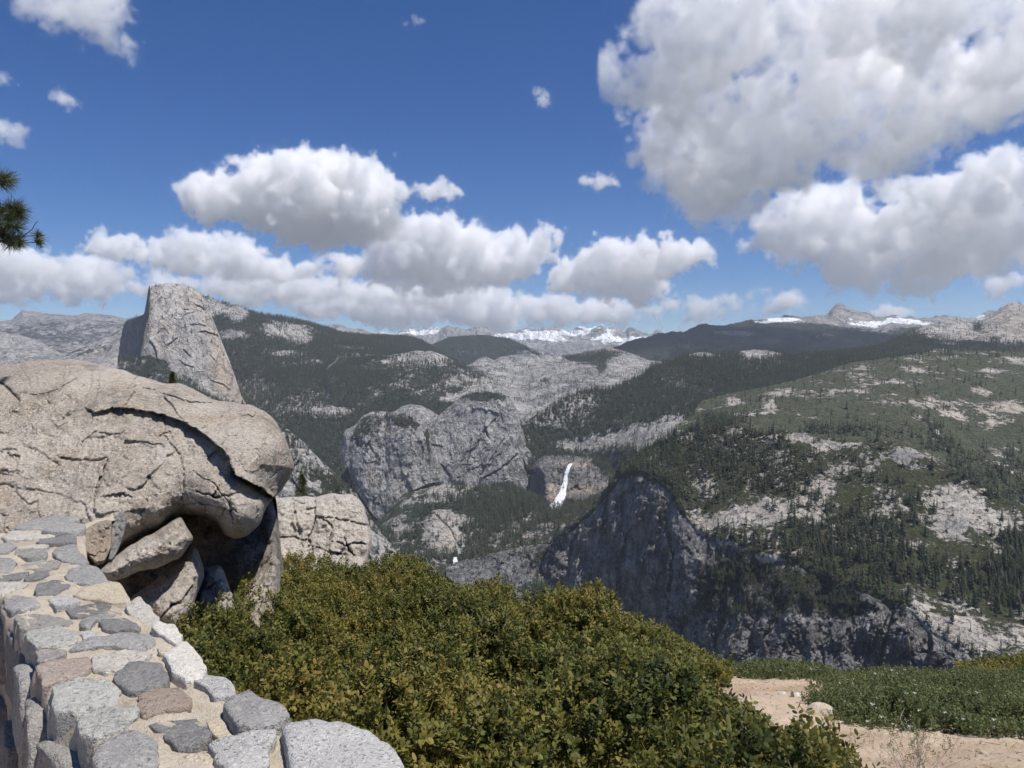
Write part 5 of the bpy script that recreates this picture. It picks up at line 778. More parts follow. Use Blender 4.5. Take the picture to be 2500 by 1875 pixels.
# low flowering shrubs beyond the path
spr2 = [sprig(540+i, 14, .07, .009, .016, .6, M_leaf2) for i in range(3)]
spr3 = [sprig(560+i, 14, .09, .012, .022, .55, M_leaf) for i in range(2)]
def blossom():
    r = np.random.default_rng(5); V, Fc = [], []
    for i in range(26):
        p = r.normal(0, .010, 3)*np.array([1, 1, .7]); a = r.uniform(0, 6.28); D = np.array([math.cos(a), math.sin(a), r.uniform(-.3, .6)])*.0042; S = np.cross(D, (0, 0, 1)); b = len(V); V += [p-D, p+S, p+D, p-S]; Fc.append((b, b+1, b+2, b+3))
    return mesh_np('blossom', np.array(V), np.array(Fc), M_bloom, True)
blm = blossom()
def low_shrub(name, lab, lines, per, spg, seed, flowers=0, depth=.26, amp=.10, group='low shrubs beyond the sandy path'):
    P = surf_grid(lines, 8, .5, amp, seed); Q, D = scatter(P, per, depth, seed); c = Q.mean(0); t = empty(name, (c[0], c[1], float(ground_z(c[0], c[1])))); tag(t, lab, 'shrub', group); off = np.array(t.location); r = np.random.default_rng(seed); n = len(Q)
    instancer('foliage', Q-off, r.uniform(1.0, 1.7, n), align_euler(D, r.uniform(0, 6.28, n)), spg, r.integers(0, len(spg), n), None, parent=t)
    tips = Q[r.integers(0, n, 40)]; segs = []
    for q in tips:
        g = np.array([q[0]+r.normal(0, .15), q[1]+r.normal(0, .15), float(ground_z(q[0], q[1]))-.02]); segs.append(((wiggle(g, q, 5, .015, r)-off), .006, .002))
    twig_mesh(segs, 'branch', M_twig, t)
    if flowers:
        i = r.integers(0, n, flowers*3); cl = fbm(Q[i]/.5, 2, seed+3) > .0; i = i[cl][:flowers]; instancer('blossom', Q[i]+np.array([0, 0, .085])-off, r.uniform(.5, 1.05, len(i)), np.zeros((len(i), 3)), [blm], np.zeros(len(i)), None, parent=t)
    return t
low_shrub('low_shrub', 'low grey-green shrub strip along the far edge of the path', [[(1745, 1652, 10.2), (1816, 1662, 10.), (1907, 1668, 9.6), (1990, 1680, 9.2), (2060, 1690, 9)], [(1745, 1645, 10.4), (1816, 1645, 10.3), (1907, 1645, 10.2), (1990, 1655, 10), (2060, 1668, 10)], [(1745, 1634, 11.4), (1794, 1626, 11.6), (1862, 1619, 11.8), (1907, 1622, 11.8), (1975, 1630, 11.6), (2020, 1640, 11.4), (2060, 1654, 11.2)]], 1500, spr2, 420, 40)
low_shrub('low_shrub', 'bright green shrub speckled with white blossom beside the path', [[(1962, 1724, 7.6), (1979, 1736, 7.3), (2033, 1762, 6.7), (2110, 1776, 6.4), (2200, 1776, 6.35), (2240, 1776, 6.35)], [(1962, 1712, 7.8), (2033, 1725, 7.4), (2110, 1725, 7.1), (2240, 1725, 7.)], [(1962, 1702, 8.2), (2033, 1680, 8.6), (2110, 1675, 8.6), (2240, 1680, 8.5)], [(1962, 1696, 8.6), (2000, 1668, 9.4), (2042, 1650, 10), (2088, 1645, 10.2), (2155, 1638, 10.4), (2240, 1645, 10.4)]], 1500, spr2, 421, 110)
low_shrub('low_shrub', 'green blossoming shrub mass at the edge of the drop', [[(2225, 1776, 6.35), (2314, 1778, 6.35), (2404, 1800, 6.), (2500, 1796, 6.), (2800, 1790, 6)], [(2225, 1725, 7.), (2400, 1735, 6.9), (2800, 1725, 6.8)], [(2225, 1680, 8.5), (2400, 1685, 8.4), (2800, 1675, 8.3)], [(2225, 1645, 10.4), (2314, 1650, 10.4), (2359, 1642, 10.2), (2404, 1648, 10), (2450, 1650, 9.8), (2800, 1650, 9.6)]], 1500, spr2, 422, 150)
low_shrub('low_shrub', 'russet-leaved shrub behind the blossoming shrubs', [[(2340, 1652, 10.3), (2404, 1656, 10.2), (2800, 1650, 10)], [(2340, 1640, 11), (2404, 1632, 11), (2800, 1620, 11)], [(2340, 1638, 11.6), (2404, 1637, 11.7), (2449, 1625, 11.8), (2500, 1604, 12), (2800, 1590, 12)]], 1500, spr3, 423, 0)
low_shrub('low_shrub', 'bronze shrub at the top of the path behind the tall thicket', [[(1590, 1600, 8), (1680, 1640, 8.4), (1760, 1648, 8.8), (1790, 1648, 9)], [(1590, 1570, 8.6), (1680, 1612, 8.8), (1760, 1636, 9.2), (1790, 1642, 9.4)], [(1590, 1545, 9.2), (1640, 1568, 9.2), (1681, 1592, 9.3), (1720, 1606, 9.4), (1762, 1624, 9.6), (1790, 1636, 9.8)]], 1500, spr3, 424, 0)
# stones on the path
def pebble(px, py, d, w_, h_, lab, seed, mat=None):
    dd = np.linspace(3, 14, 2000); rz = (HY-py)/F*dd; gz_ = ground_z((px-CX)/F*dd, dd); hit = rz < gz_; d = dd[int(np.argmax(hit))] if hit.any() else d; p = unproj(px, py, d); p[2] = float(ground_z(p[0], p[1]))-.1*h_; n = 9; a = np.arange(n)*2*math.pi/n; r = np.random.default_rng(seed); q = r.uniform(.75, 1.1, n); rows = []
    for s, z in ((1, -.4), (1.02, .15), (.85, .6), (.5, .92)): rows.append(np.column_stack([np.cos(a)*q*s*w_/2, np.sin(a)*q*s*w_*.4, np.full(n, z*h_)])+r.normal(0, .05*h_, (n, 3)))
    V = np.concatenate(rows); fcs = [tuple(x) for x in gridfaces(4, n, True).tolist()]+[tuple(range(3*n, 4*n))]
    me = bpy.data.meshes.new('path_stone'); me.from_pydata(V.tolist(), [], fcs); me.materials.append(mat or M_b3); o = link(bpy.data.objects.new('path_stone', me)); o.location = p; bv = o.modifiers.new('b', 'BEVEL'); bv.width = .12*h_; bv.segments = 2
    tag(o, lab, 'stone', 'stones on the sandy path'); return o
for a in [(1728, 1648, 9.9, .20, .12, 'rounded pale stone at the head of the path', 1, SM['cream']), (1911, 1697, 8.4, .10, .04, 'flat white stone on the path', 2, SM['white']), (1950, 1700, 8.3, .16, .035, 'long flat white stone sunk in the path', 3, SM['white']), (1934, 1704, 8.2, .04, .08, 'small dark upright stone on the path', 4, SM['dark']), (2000, 1745, 6.9, .32, .12, 'broad pale rock at the bend of the path', 5, SM['cream']), (2315, 1768, 6.1, .17, .13, 'jagged white stone under the blossoming shrub', 6, SM['white']), (2225, 1778, 6.2, .12, .04, 'flat cream stone at the edge of the shrubs', 7, SM['cream']), (2403, 1840, 5.0, .06, .02, 'tiny cream stone lying on open sand', 8, SM['cream'])]: pebble(*a)

# grit, leaf litter and bits of twig lying on the sand
def litter():
    r = np.random.default_rng(91); n = 5200; x = r.uniform(.6, 7.5, n); y = r.uniform(3.6, 11, n); k = (vnoise(np.stack([x/.5, y/.5, 0*x], -1), 3)+r.normal(0, .5, n)) > -.1; x, y = x[k], y[k]; z = ground_z(x, y); P = np.stack([x, y, z], -1); P[:, 2] += .05*fbm(P/.9, 4, 60)+.012*fbm(P/.12, 3, 61); n = len(x)
    V = np.array([(math.cos(a)*q, math.sin(a)*q*.8, z_) for z_, q in ((-.3, .9), (.25, 1.), (.7, .55)) for a in np.arange(6)*1.047])*.012+r.normal(0, .0012, (18, 3)); peb = mesh_np('grit', V, np.concatenate([gridfaces(3, 6, True), [[12, 13, 14, 15], [12, 15, 16, 17]]]), SM['cream'], False)
    lf = mesh_np('leaf_litter', np.array([(-.016, 0, .003), (0, .006, .005), (.016, 0, .002), (0, -.006, .004)]), np.array([(0, 1, 2, 3)]), M_litter, False)
    tw_ = mesh_np('twig_bit', np.array([(-.05, -.0015, .003), (.05, -.001, .004), (.05, .001, .006), (-.05, .0015, .006)]), np.array([(0, 1, 2, 3)]), M_twig, False)
    idx = r.choice(3, n, p=(.35, .5, .15)); instancer('leaf_litter', P, r.uniform(.4, 1.5, n), np.column_stack([r.normal(0, .25, n), r.normal(0, .25, n), r.uniform(0, 6.28, n)]), [peb, lf, tw_], idx, 'grit, dry leaves and twig bits scattered over the sand')
T_ = NT('dry_leaf'); T_.bsdf(T_.mix(T_.n('ShaderNodeObjectInfo').outputs['Random'], (.16, .09, .05), (.36, .25, .15)), .8, .1); M_litter = T_.m
litter()

# ================================================================== pines close by
T_ = NT('pine_needles'); r_ = T_.n('ShaderNodeObjectInfo').outputs['Random']; T_.bsdf(T_.mix(T_.attr('lr'), (.03, .045, .018), (.11, .12, .04)), .5, .4); M_pine = T_.m
def tuft(seed, n, L, w_=.0016, spread=1.5):
    r = np.random.default_rng(seed); V, Fc, A = [], [], []
    for i in range(n):
        th = spread*math.sqrt(r.random()); a = r.uniform(0, 6.28); D = np.array([math.sin(th)*math.cos(a), math.sin(th)*math.sin(a), math.cos(th)]); l = L*r.uniform(.7, 1.1); p = np.array([0, 0, -r.random()*.45*L]); S = np.cross(D, r.normal(0, 1, 3)); S /= np.linalg.norm(S); b = len(V); v = r.random()
        m = p+D*l*.55+np.array([0, 0, -.02*l]); e = p+D*l+np.array([0, 0, -.10*l])
        V += [p-S*w_, p+S*w_, m+S*w_, m-S*w_, e]; Fc += [(b, b+1, b+2, b+2), (b, b+2, b+3, b+3), (b+3, b+2, b+4, b+4)]; A += [v]*5
    return np.array(V), np.array([f[:3] for f in Fc]), np.array(A)
def tufts_mesh(name, items, parent, off):
    """items: (position, direction, length, count)"""
    VV, FF, AA = [], [], []; nb = 0
    for k, (p, D, L, n) in enumerate(items):
        V, Fc, A = tuft(600+k, n, L); q = Vector(D).to_track_quat('Z', 'Y').to_matrix(); V = V@np.array(q).T+np.array(p)-off; VV.append(V); FF.append(Fc+nb); AA.append(A); nb += len(V)
    return ob_np(name, np.concatenate(VV), np.concatenate(FF), M_pine, parent, False, {'lr': np.concatenate(AA)})
pd = 6.0; base = np.array([-6.6, 6.4, -2.6]); pine = empty('pine_tree', base); tag(pine, 'long-needled pine reaching in from the left edge against the sky', 'tree')
rp_ = np.random.default_rng(8)
twig_mesh([(wiggle((0, 0, -.3), (.1, 0, 6.2), 12, .02, rp_), .17, .06)], 'trunk', M_bark, pine)
U = lambda x, y, d=pd: unproj(x, y, d)
limbs = [[(-560, 640), (-300, 600), (-100, 595), (0, 590), (40, 592), (60, 592), (95, 592)], [(-560, 560), (-250, 560), (-80, 545), (0, 538), (25, 534), (38, 522), (46, 510)], [(-560, 480), (-250, 470), (-80, 450), (-20, 438), (15, 432)], [(0, 590), (60, 577), (92, 574)], [(55, 578), (78, 560), (86, 546), (93, 539)], [(-40, 592), (-10, 575), (15, 560), (35, 552)], [(25, 534), (28, 515), (27, 503)], [(-60, 545), (-20, 520), (5, 510)], [(0, 590), (30, 600), (50, 590)], [(-60, 592), (-30, 600), (10, 585)]]
twig_mesh([(np.array([U(x, y) for x, y in l])-base, .010 if i < 3 else .0045, .004 if i < 3 else .003) for i, l in enumerate(limbs)], 'limb', M_twig, pine)
it = []
def tf(x, y, dx, dy, r, n=150): it.append((U(x, y, pd+rp_.uniform(-.12, .12)), (dx, rp_.uniform(-.3, .1), -dy), r*pd/F, n))
for a in [(14, 437, .5, -.35, 50), (-6, 440, .6, .1, 50), (18, 440, .6, .5, 40), (-20, 430, .2, -.8, 45), (46, 512, .8, -.2, 46), (40, 516, .5, -.8, 46), (44, 520, .8, .6, 42), (26, 503, -.1, -.9, 42), (4, 508, .1, -.7, 44), (-10, 520, -.2, .2, 44), (24, 540, .6, .2, 42), (30, 532, .2, .8, 40), (38, 556, .7, .1, 42), (12, 565, .3, -.4, 44), (18, 580, .6, .5, 40), (44, 586, .8, -.1, 38), (50, 592, .7, .5, 30), (-10, 575, .2, .3, 46), (-6, 548, 0, -.3, 46), (93, 573, .45, -.8, 26, 70), (96, 576, .8, -.2, 24, 60), (97, 591, .8, .1, 27, 80), (97, 588, .55, -.7, 24, 60), (-40, 560, 0, 0.2, 50), (-40, 440, .1, -.1, 50), (30, 600, .5, .6, 34, 80)]: tf(*a)
for l in limbs[:3]:
    for x_ in np.arange(-520, -60, 42.):
        y_ = np.interp(x_, [q[0] for q in l], [q[1] for q in l])
        for dy_ in (-.7, .4): tf(x_, y_, rp_.uniform(-.2, .8), dy_, 46, 70)
tufts_mesh('needles', it, pine, base)
def young_pine(px, ytop, ybot, d, w_, lab, seed, cat='tree'):
    top, bot = unproj(px, ytop, d), unproj(px, ybot, d); H = top[2]-bot[2]; t = empty('young_pine', bot); tag(t, lab, cat); r = np.random.default_rng(seed); off = np.array(bot)
    twig_mesh([(wiggle((0, 0, 0), (0, 0, H*.97), 6, .01, r), .03, .006)], 'trunk', M_bark, t); items = []; W_ = w_*d/F
    for i in range(46):
        u = r.random()**.8; a = r.uniform(0, 6.28); R_ = W_*.5*(1-u)**.7*r.uniform(.3, .9); p = off+np.array([math.cos(a)*R_, math.sin(a)*R_, H*(.08+.88*u)]); items.append((p, (math.cos(a)*.7, math.sin(a)*.7, .8), W_*.26, 55))
    items.append((off+np.array([0, 0, H*.97]), (0, 0, 1), W_*.26, 60)); tufts_mesh('needles', items, t, off)
young_pine(421, 907, 990, 13., 46, 'young dark pine poking up behind the big boulder', 31)
young_pine(737, 1160, 1235, 11.5, 56, 'yellow-green young pine behind the blocky outcrop', 32)
# thin twiggy plant on the sand in front
b0 = unproj(2235, 1905, 4.35); tw = empty('twiggy_plant', b0); tag(tw, 'sparse grey-green twiggy plant on the sand at the bottom edge', 'plant'); rr = np.random.default_rng(44); segs = []; lp = []
for i in range(26):
    e = np.array([rr.normal(0, .15), rr.normal(0, .08), rr.uniform(.13, .30)]); m = wiggle((rr.normal(0, .03), rr.normal(0, .03), -.03), e, 6, .006, rr); segs.append((m, .0018, .0008))
    for j in range(3):
        q = m[rr.integers(2, 6)]; f_ = q+rr.normal(0, .04, 3)+np.array([0, 0, .03]); segs.append((wiggle(q, f_, 3, .003, rr), .001, .0006)); lp.append(f_)
    lp.append(e)
twig_mesh(segs, 'stem', M_dead, tw)
lp = np.array(lp); spr4 = [sprig(580, 8, .04, .006, .012, .6, M_leaf2)]
instancer('foliage', lp-np.array([0, 0, .02]), rr.uniform(.7, 1.2, len(lp)), align_euler(rr.normal(0, .4, (len(lp), 3))+np.array([0, 0, 1.]), rr.uniform(0, 6, len(lp))), spr4, np.zeros(len(lp)), None, parent=tw)

# ================================================================== falling water
T_ = NT('white_water'); p_ = T_.pos(); n_ = T_.noise(T_.scale(p_, (1, 1, .12)), .25, 5, .7); bw_ = T_.bsdf(T_.mix(T_.ramp(n_, .35, .6), (.38, .42, .46), (.80, .82, .84)), .6, .3, n_, 3, .8)
al_ = T_.ramp(T_.math('ADD', T_.attr('core'), T_.math('MULTIPLY', T_.math('SUBTRACT', T_.noise(T_.scale(p_, (1, 1, .15)), .16, 5, .7), .5), 2.2)), .15, .6)
T_.t.links.new(al_, bw_.inputs['Alpha']); M_water = T_.m
def fall(name, rows, lab, nu=9, seed=0, bulge=4.):
    """rows: (x_left, x_right, y, d) from the lip down"""
    a = np.array(rows, float); t = np.linspace(0, len(a)-1, len(a)*8); k = np.arange(len(a)); g = np.stack([np.interp(t, k, a[:, i]) for i in range(4)], -1); V = []
    for s in (0, 1):
        for u in np.linspace(0, 1, nu) if s == 0 else np.linspace(1, 0, nu)[1:-1]:
            j = fbm(np.stack([g[:, 2]/9, 0*t+u*3, 0*t+s], -1), 3, seed)*.12*(g[:, 1]-g[:, 0]); V.append(unproj(g[:, 0]+(g[:, 1]-g[:, 0])*u+j, g[:, 2], g[:, 3]+(-1 if s == 0 else 1)*bulge*math.sin(math.pi*u)))
    V = np.array(V); U_ = [math.sin(math.pi*u)**.6 for u in np.linspace(0, 1, nu)]+[math.sin(math.pi*u)**.6 for u in np.linspace(1, 0, nu)[1:-1]]; core = np.repeat(np.array(U_)[:, None], len(t), 1)*1.12-.35*np.linspace(0, 1, len(t))[None]**4; return tag(ob_np(name, V.reshape(-1, 3), gridfaces(*V.shape[:2]), M_water, attrs={'core': core}), lab, kind='structure')
fall('waterfall', [(1388, 1399, 1131, 3330), (1385, 1396, 1138, 3285), (1381, 1391, 1148, 3268), (1376, 1387, 1162, 3255), (1372, 1386, 1180, 3235), (1366, 1385, 1198, 3205), (1357, 1382, 1212, 3170), (1347, 1378, 1226, 3125), (1333, 1375, 1240, 3085), (1322, 1374, 1252, 3060)], 'tall white waterfall dropping over the dark rock step', seed=1)
fall('rapids', [(1283, 1288, 1266, 2925), (1282, 1288, 1272, 2910), (1283, 1287, 1282, 2895)], 'short white cascade among the trees', seed=2)
fall('lower_waterfall', [(1107, 1116, 1360, 2560), (1106, 1120, 1372, 2480), (1104, 1122, 1382, 2370), (1104, 1122, 1394, 2345), (1104, 1122, 1410, 2330), (1104, 1122, 1430, 2310)], 'broad lower waterfall showing above the shrubs', seed=4, bulge=3)

# ================================================================== air and clouds
def haze():
    bx0, bx1, by0, by1, z0, z1 = -27000, 27000, -3500, 25000, -1701, 1250
    V = [(x, y, z) for z in (z0, z1) for y in (by0, by1) for x in (bx0, bx1)]
    me = bpy.data.meshes.new('haze'); me.from_pydata(V, [], [(0, 2, 3, 1), (4, 5, 7, 6), (0, 1, 5, 4), (2, 6, 7, 3), (0, 4, 6, 2), (1, 3, 7, 5)])
    m = bpy.data.materials.new('haze'); m.use_nodes = True; t = m.node_tree; t.nodes.clear(); o_ = t.nodes.new('ShaderNodeOutputMaterial'); v = t.nodes.new('ShaderNodeVolumePrincipled')
    v.inputs['Color'].default_value = (.80, .88, 1, 1); v.inputs['Density'].default_value = HAZE; v.inputs['Anisotropy'].default_value = .2; t.links.new(v.outputs[0], o_.inputs['Volume']); me.materials.append(m)
    tag(link(bpy.data.objects.new('haze', me)), 'thin bluish haze over the valley', kind='stuff')
HAZE = 2.5e-5
haze()
def cloud_mat(name, dens):
    m = bpy.data.materials.new(name); m.use_nodes = True; t = m.node_tree; t.nodes.clear(); o_ = t.nodes.new('ShaderNodeOutputMaterial'); v = t.nodes.new('ShaderNodeVolumePrincipled')
    v.inputs['Color'].default_value = (1, 1, 1, 1); v.inputs['Density'].default_value = dens; v.inputs['Anisotropy'].default_value = .0; t.links.new(v.outputs[0], o_.inputs['Volume']); return m
def inpoly(px, py, poly):
    ins = np.zeros(px.shape, bool); n = len(poly)
    for i in range(n):
        x0, y0 = poly[i]; x1, y1 = poly[(i+1) % n]; ins ^= ((y0 > py) != (y1 > py)) & (px < (x1-x0)*(py-y0)/((y1-y0) or 1e-9)+x0)
    return ins
def cloud(poly, dbot, dtop, nb, vox, nm, dens, lab, rmax=90, rough=.64, amp=10., soft=.4, thick=1., seed=0, bias=.50, hollow=.82, dk=2.3, big=6.):
    poly = [(x*1.1302, y*1.1302) for x, y in poly]; P = np.array(poly); lo, hi = P.min(0), P.max(0); r_ = np.random.default_rng(900+seed)
    px, py = r_.uniform(lo[0], hi[0], 9000), r_.uniform(lo[1], hi[1], 9000); k = inpoly(px, py, poly); px, py = px[k], py[k]; r, _, _ = seg_dist(px, py, poly+[poly[0]]); r = np.minimum(r, rmax); sel = []
    ok = np.ones(len(px), bool); score = r+r_.uniform(0, 22, r.size)
    for _ in range(nb):
        s_ = np.where(ok, score, -1); i = int(np.argmax(s_))
        if s_[i] < 0 or r[i] < 3: break
        sel.append(i); ok &= (px-px[i])**2+(py-py[i])**2 > (.5*r[i])**2
    px, py, r = px[sel], py[sel], r[sel]; t = np.clip((hi[1]-py)/(hi[1]-lo[1]), 0, 1); d = dbot+(dtop-dbot)*t; d = d*(1+r_.uniform(-1, 1, d.size)*r/F*thick); c3 = unproj(px, py, d); rad = r*d/F
    me = bpy.data.meshes.new('cloud'); me.from_pydata(c3.tolist(), [], []); a = me.attributes.new('rad', 'FLOAT', 'POINT'); a.data.foreach_set('value', rad.astype(f32)); o = link(bpy.data.objects.new('cloud', me))
    mn = (c3-rad[:, None]*1.1-nm*1.2).min(0); mx = (c3+rad[:, None]*1.1+nm*1.2).max(0); res = np.maximum(((mx-mn)/vox).astype(int), 8)
    mn[2] = max(mn[2], 1300)
    g = bpy.data.node_groups.new('cloud', 'GeometryNodeTree'); g.interface.new_socket('g', in_out='INPUT', socket_type='NodeSocketGeometry'); g.interface.new_socket('g', in_out='OUTPUT', socket_type='NodeSocketGeometry'); N, l = g.nodes.new, g.links.new
    gi, go, vc, sm = N('NodeGroupInput'), N('NodeGroupOutput'), N('GeometryNodeVolumeCube'), N('GeometryNodeSetMaterial'); sm.inputs['Material'].default_value = cloud_mat('cloud', dens*dk)
    vc.inputs['Min'].default_value = mn; vc.inputs['Max'].default_value = mx
    for q, ax in enumerate('XYZ'): vc.inputs['Resolution '+ax].default_value = int(res[q])
    pos = N('GeometryNodeInputPosition').outputs[0]
    def noise(s, det, rough_): n = N('ShaderNodeTexNoise'); n.inputs['Scale'].default_value = s; n.inputs['Detail'].default_value = det; n.inputs['Roughness'].default_value = rough_; l(pos, n.inputs['Vector']); return n
    def mth(op, a_, b_=0., clamp=False):
        n = N('ShaderNodeMath'); n.operation = op; n.use_clamp = clamp
        for i, v in enumerate((a_, b_)):
            if isinstance(v, (int, float)): n.inputs[i].default_value = v
            else: l(v, n.inputs[i])
        return n.outputs[0]
    def vmth(op, a_, b_):
        n = N('ShaderNodeVectorMath'); n.operation = op; l(a_, n.inputs[0])
        if isinstance(b_, tuple): n.inputs[1].default_value = b_
        elif isinstance(b_, float): n.inputs['Scale'].default_value = b_
        else: l(b_, n.inputs[1])
        return n.outputs[0]
    wpv = vmth('ADD', pos, vmth('SCALE', vmth('SUBTRACT', noise(1/(nm*3), 3, .6).outputs['Color'], (.5, .5, .5)), nm*2.2))
    pr = N('GeometryNodeProximity'); pr.target_element = 'POINTS'; l(gi.outputs[0], pr.inputs[0]); l(wpv, pr.inputs['Sample Position'])
    sn = N('GeometryNodeSampleNearest'); l(gi.outputs[0], sn.inputs[0]); l(wpv, sn.inputs['Sample Position'])
    na = N('GeometryNodeInputNamedAttribute'); na.data_type = 'FLOAT'; na.inputs[0].default_value = 'rad'; si = N('GeometryNodeSampleIndex'); si.data_type = 'FLOAT'; l(gi.outputs[0], si.inputs[0]); l(na.outputs[0], si.inputs['Value']); l(sn.outputs[0], si.inputs['Index'])
    s = mth('SUBTRACT', si.outputs[0], pr.outputs['Distance']); s = mth('ADD', s, mth('MULTIPLY', mth('SUBTRACT', noise(1/(nm*3.2), 5, rough).outputs[0], bias), nm*amp))
    s = mth('ADD', s, mth('MULTIPLY', mth('SUBTRACT', noise(1/(nm*8.), 2, .5).outputs[0], .5), nm*big))
    def wor(k_):
        v = N('ShaderNodeTexVoronoi'); v.inputs['Scale'].default_value = 1/(nm*k_); l(wpv, v.inputs['Vector']); return v.outputs['Distance']
    s = mth('ADD', s, mth('MULTIPLY', mth('SUBTRACT', .45, wor(2.0)), nm*1.5)); s = mth('ADD', s, mth('MULTIPLY', mth('SUBTRACT', .45, wor(.8)), nm*.75))
    den = mth('MULTIPLY', mth('DIVIDE', s, nm*soft, True), mth('SUBTRACT', 1., mth('MULTIPLY', mth('DIVIDE', mth('SUBTRACT', s, nm*1.2), nm*1.5, True), hollow))); veil = mth('DIVIDE', mth('ADD', s, nm*1.1), nm*1.1, True); den = mth('ADD', den, mth('MULTIPLY', mth('MULTIPLY', veil, veil), .05)); l(den, vc.inputs['Density']); l(vc.outputs[0], sm.inputs[0]); l(sm.outputs[0], go.inputs[0]); md = o.modifiers.new('cloud', 'NODES'); md.node_group = g
    return tag(o, lab, kind='stuff')
C1 = [(1265, 180), (1300, 160), (1330, 130), (1390, 100), (1380, 80), (1320, 50), (1330, 25), (1400, 5), (1480, -60), (2300, -60), (2300, 320), (2212, 280), (2100, 305), (2030, 335), (1990, 370), (1900, 395), (1800, 395), (1700, 415), (1640, 455), (1560, 485), (1490, 505), (1465, 490), (1480, 460), (1430, 430), (1360, 400), (1345, 370), (1400, 310), (1400, 250), (1370, 210)]
C2 = [(1560, 512), (1620, 484), (1700, 436), (1800, 406), (1900, 410), (2000, 390), (2100, 328), (2212, 298), (2300, 290), (2300, 600), (2180, 590), (2120, 610), (1980, 632), (1850, 618), (1750, 590), (1650, 570), (1590, 545)]
C3 = [(340, 405), (420, 395), (520, 345), (630, 320), (700, 335), (790, 325), (830, 350), (850, 385), (890, 395), (910, 430), (870, 450), (850, 490), (800, 520), (720, 545), (620, 525), (500, 490), (420, 450)]
C4 = [(160, 512), (230, 508), (300, 520), (400, 505), (480, 505), (560, 545), (680, 565), (760, 555), (800, 520), (850, 480), (930, 468), (1040, 488), (1150, 498), (1230, 512), (1195, 555), (1140, 600), (1080, 622), (980, 612), (860, 618), (760, 595), (640, 600), (520, 598), (400, 590), (300, 575), (220, 545)]
C5 = [(1175, 590), (1215, 560), (1280, 535), (1350, 510), (1420, 530), (1490, 525), (1555, 532), (1530, 560), (1470, 588), (1440, 640), (1390, 648), (1330, 642), (1250, 632), (1195, 622)]
cloud(C1, 9600, 6900, 210, 25, 125, .0036, 'huge cumulus cloud filling the upper right sky', seed=1, dk=1.35, hollow=.9, amp=12., rmax=80, thick=1.2, big=12., bias=.53)
cloud(C2, 19000, 15500, 110, 44, 200, .0024, 'long grey-based cloud bank below the huge cumulus', seed=2, dk=1.8, hollow=.9, rmax=70, big=7., bias=.52)
cloud(C3, 12500, 11500, 90, 27, 120, .0042, 'bright-topped cumulus above the dome', seed=3, rmax=70, hollow=.9)
cloud([(905, 405), (940, 388), (995, 398), (985, 425), (950, 440), (915, 432)], 13000, 12600, 20, 28, 80, .004, 'small puff beside the bright-topped cumulus', seed=4)
cloud(C4, 19500, 17500, 190, 40, 150, .0026, 'wide broken cloud band behind the dome', rmax=50, seed=5, bias=.46, amp=8.)
cloud(C5, 20500, 18500, 90, 40, 150, .0026, 'torn cumulus over the middle of the valley', rmax=40, seed=6, bias=.48)
cloud([(-60, 560), (60, 575), (180, 590), (330, 600), (520, 612), (700, 610), (900, 625), (1050, 628), (1200, 640), (1330, 655), (1430, 672), (1330, 690), (1150, 700), (950, 700), (800, 690), (600, 660), (450, 640), (200, 640), (60, 650), (-60, 640)], 34000, 29000, 220, 80, 230, .0014, 'flat far cloud layer low over the horizon', rmax=34, amp=8, seed=7, bias=.44)
cloud([(-60, 500), (20, 520), (110, 560), (230, 570), (330, 590), (260, 620), (100, 620), (-60, 600)], 24000, 22500, 60, 60, 190, .0016, 'cloud shelf behind the pine branch', rmax=34, amp=8, seed=18, bias=.45)
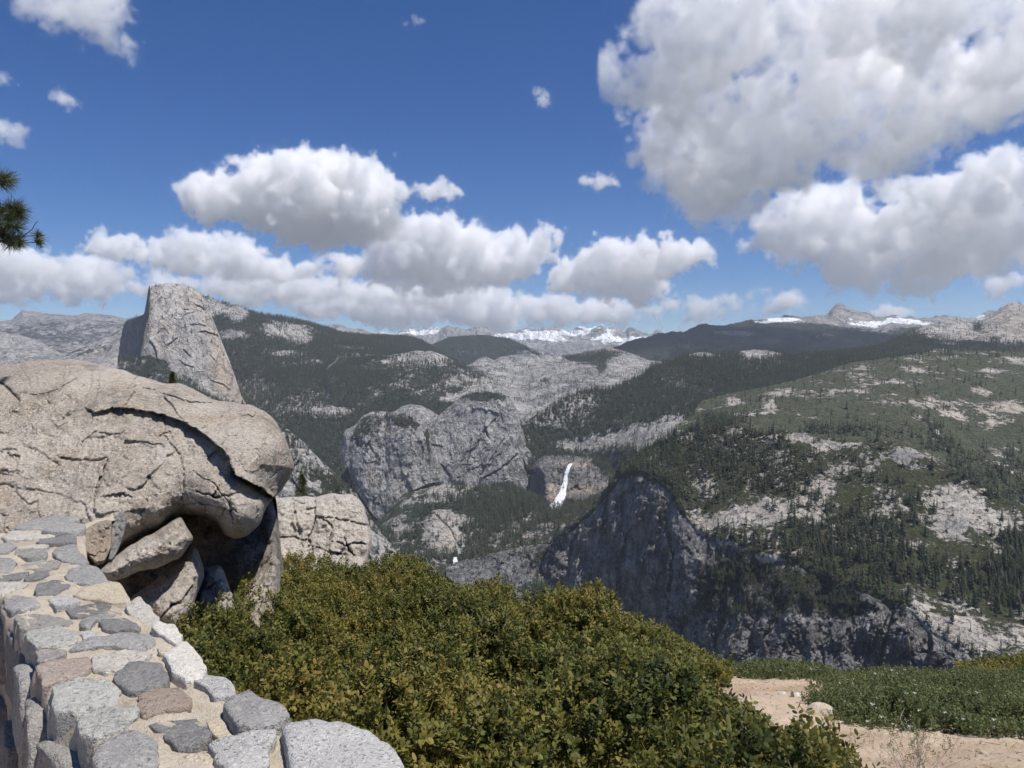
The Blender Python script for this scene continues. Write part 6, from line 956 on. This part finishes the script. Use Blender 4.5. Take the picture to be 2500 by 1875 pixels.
cloud([(420, 600), (560, 590), (700, 600), (850, 615), (1000, 615), (1100, 630), (1000, 650), (800, 650), (600, 640), (450, 630)], 24500, 23500, 80, 60, 190, .0016, 'middle cloud shelf right of the dome', rmax=34, amp=8, seed=19, bias=.45)
cloud([(1340, 672), (1440, 645), (1560, 632), (1700, 628), (1760, 650), (1730, 672), (1600, 690), (1450, 700)], 32000, 30000, 60, 90, 330, .0013, 'thin far cloud streak above the dark ridge', rmax=20, amp=6, seed=8)
cloud([(30, -20), (235, -20), (270, 35), (242, 60), (282, 105), (258, 126), (180, 100), (110, 72), (60, 40)], 8200, 7800, 60, 22, 110, .0020, 'wispy cloud in the top left corner', rmax=34, amp=7, seed=9)
cloud([(1140, 185), (1165, 175), (1195, 190), (1200, 212), (1185, 235), (1160, 236), (1150, 205)], 9500, 9300, 16, 20, 55, .003, 'small torn puff in the middle of the blue', rmax=16, amp=6, seed=10)
cloud([(868, 45), (890, 30), (922, 40), (915, 58), (885, 60)], 9000, 9000, 10, 20, 45, .0016, 'faint wisp at the top of the sky', rmax=12, amp=6, seed=11)
cloud([(95, 200), (140, 195), (182, 215), (170, 236), (130, 225)], 10000, 10000, 12, 22, 50, .002, 'thin wisp at the left of the sky', rmax=12, amp=6, seed=12)
cloud([(-40, 150), (25, 160), (28, 175), (-40, 180)], 9500, 9500, 8, 24, 50, .002, 'wisp cut by the left edge', rmax=12, amp=6, seed=13)
cloud([(-40, 255), (30, 262), (75, 295), (40, 320), (-40, 318)], 10500, 10500, 14, 26, 70, .0018, 'pale wisps above the pine branch', rmax=18, amp=6, seed=14)
cloud([(1240, 380), (1300, 375), (1345, 385), (1340, 408), (1290, 412), (1250, 395)], 10800, 10600, 14, 22, 70, .003, 'ragged shreds left of the huge cumulus', rmax=16, amp=6, seed=15)
cloud([(2120, 600), (2170, 588), (2230, 595), (2190, 640), (2140, 640)], 24000, 24000, 14, 60, 180, .0016, 'pale scrap over the bald peak', rmax=18, amp=6, seed=16)
cloud([(1870, 672), (1900, 655), (1940, 668), (2000, 672), (1990, 690), (1890, 692)], 30000, 30000, 16, 70, 200, .0018, 'small bright cloud behind the snowy horn', rmax=16, amp=6, seed=17)
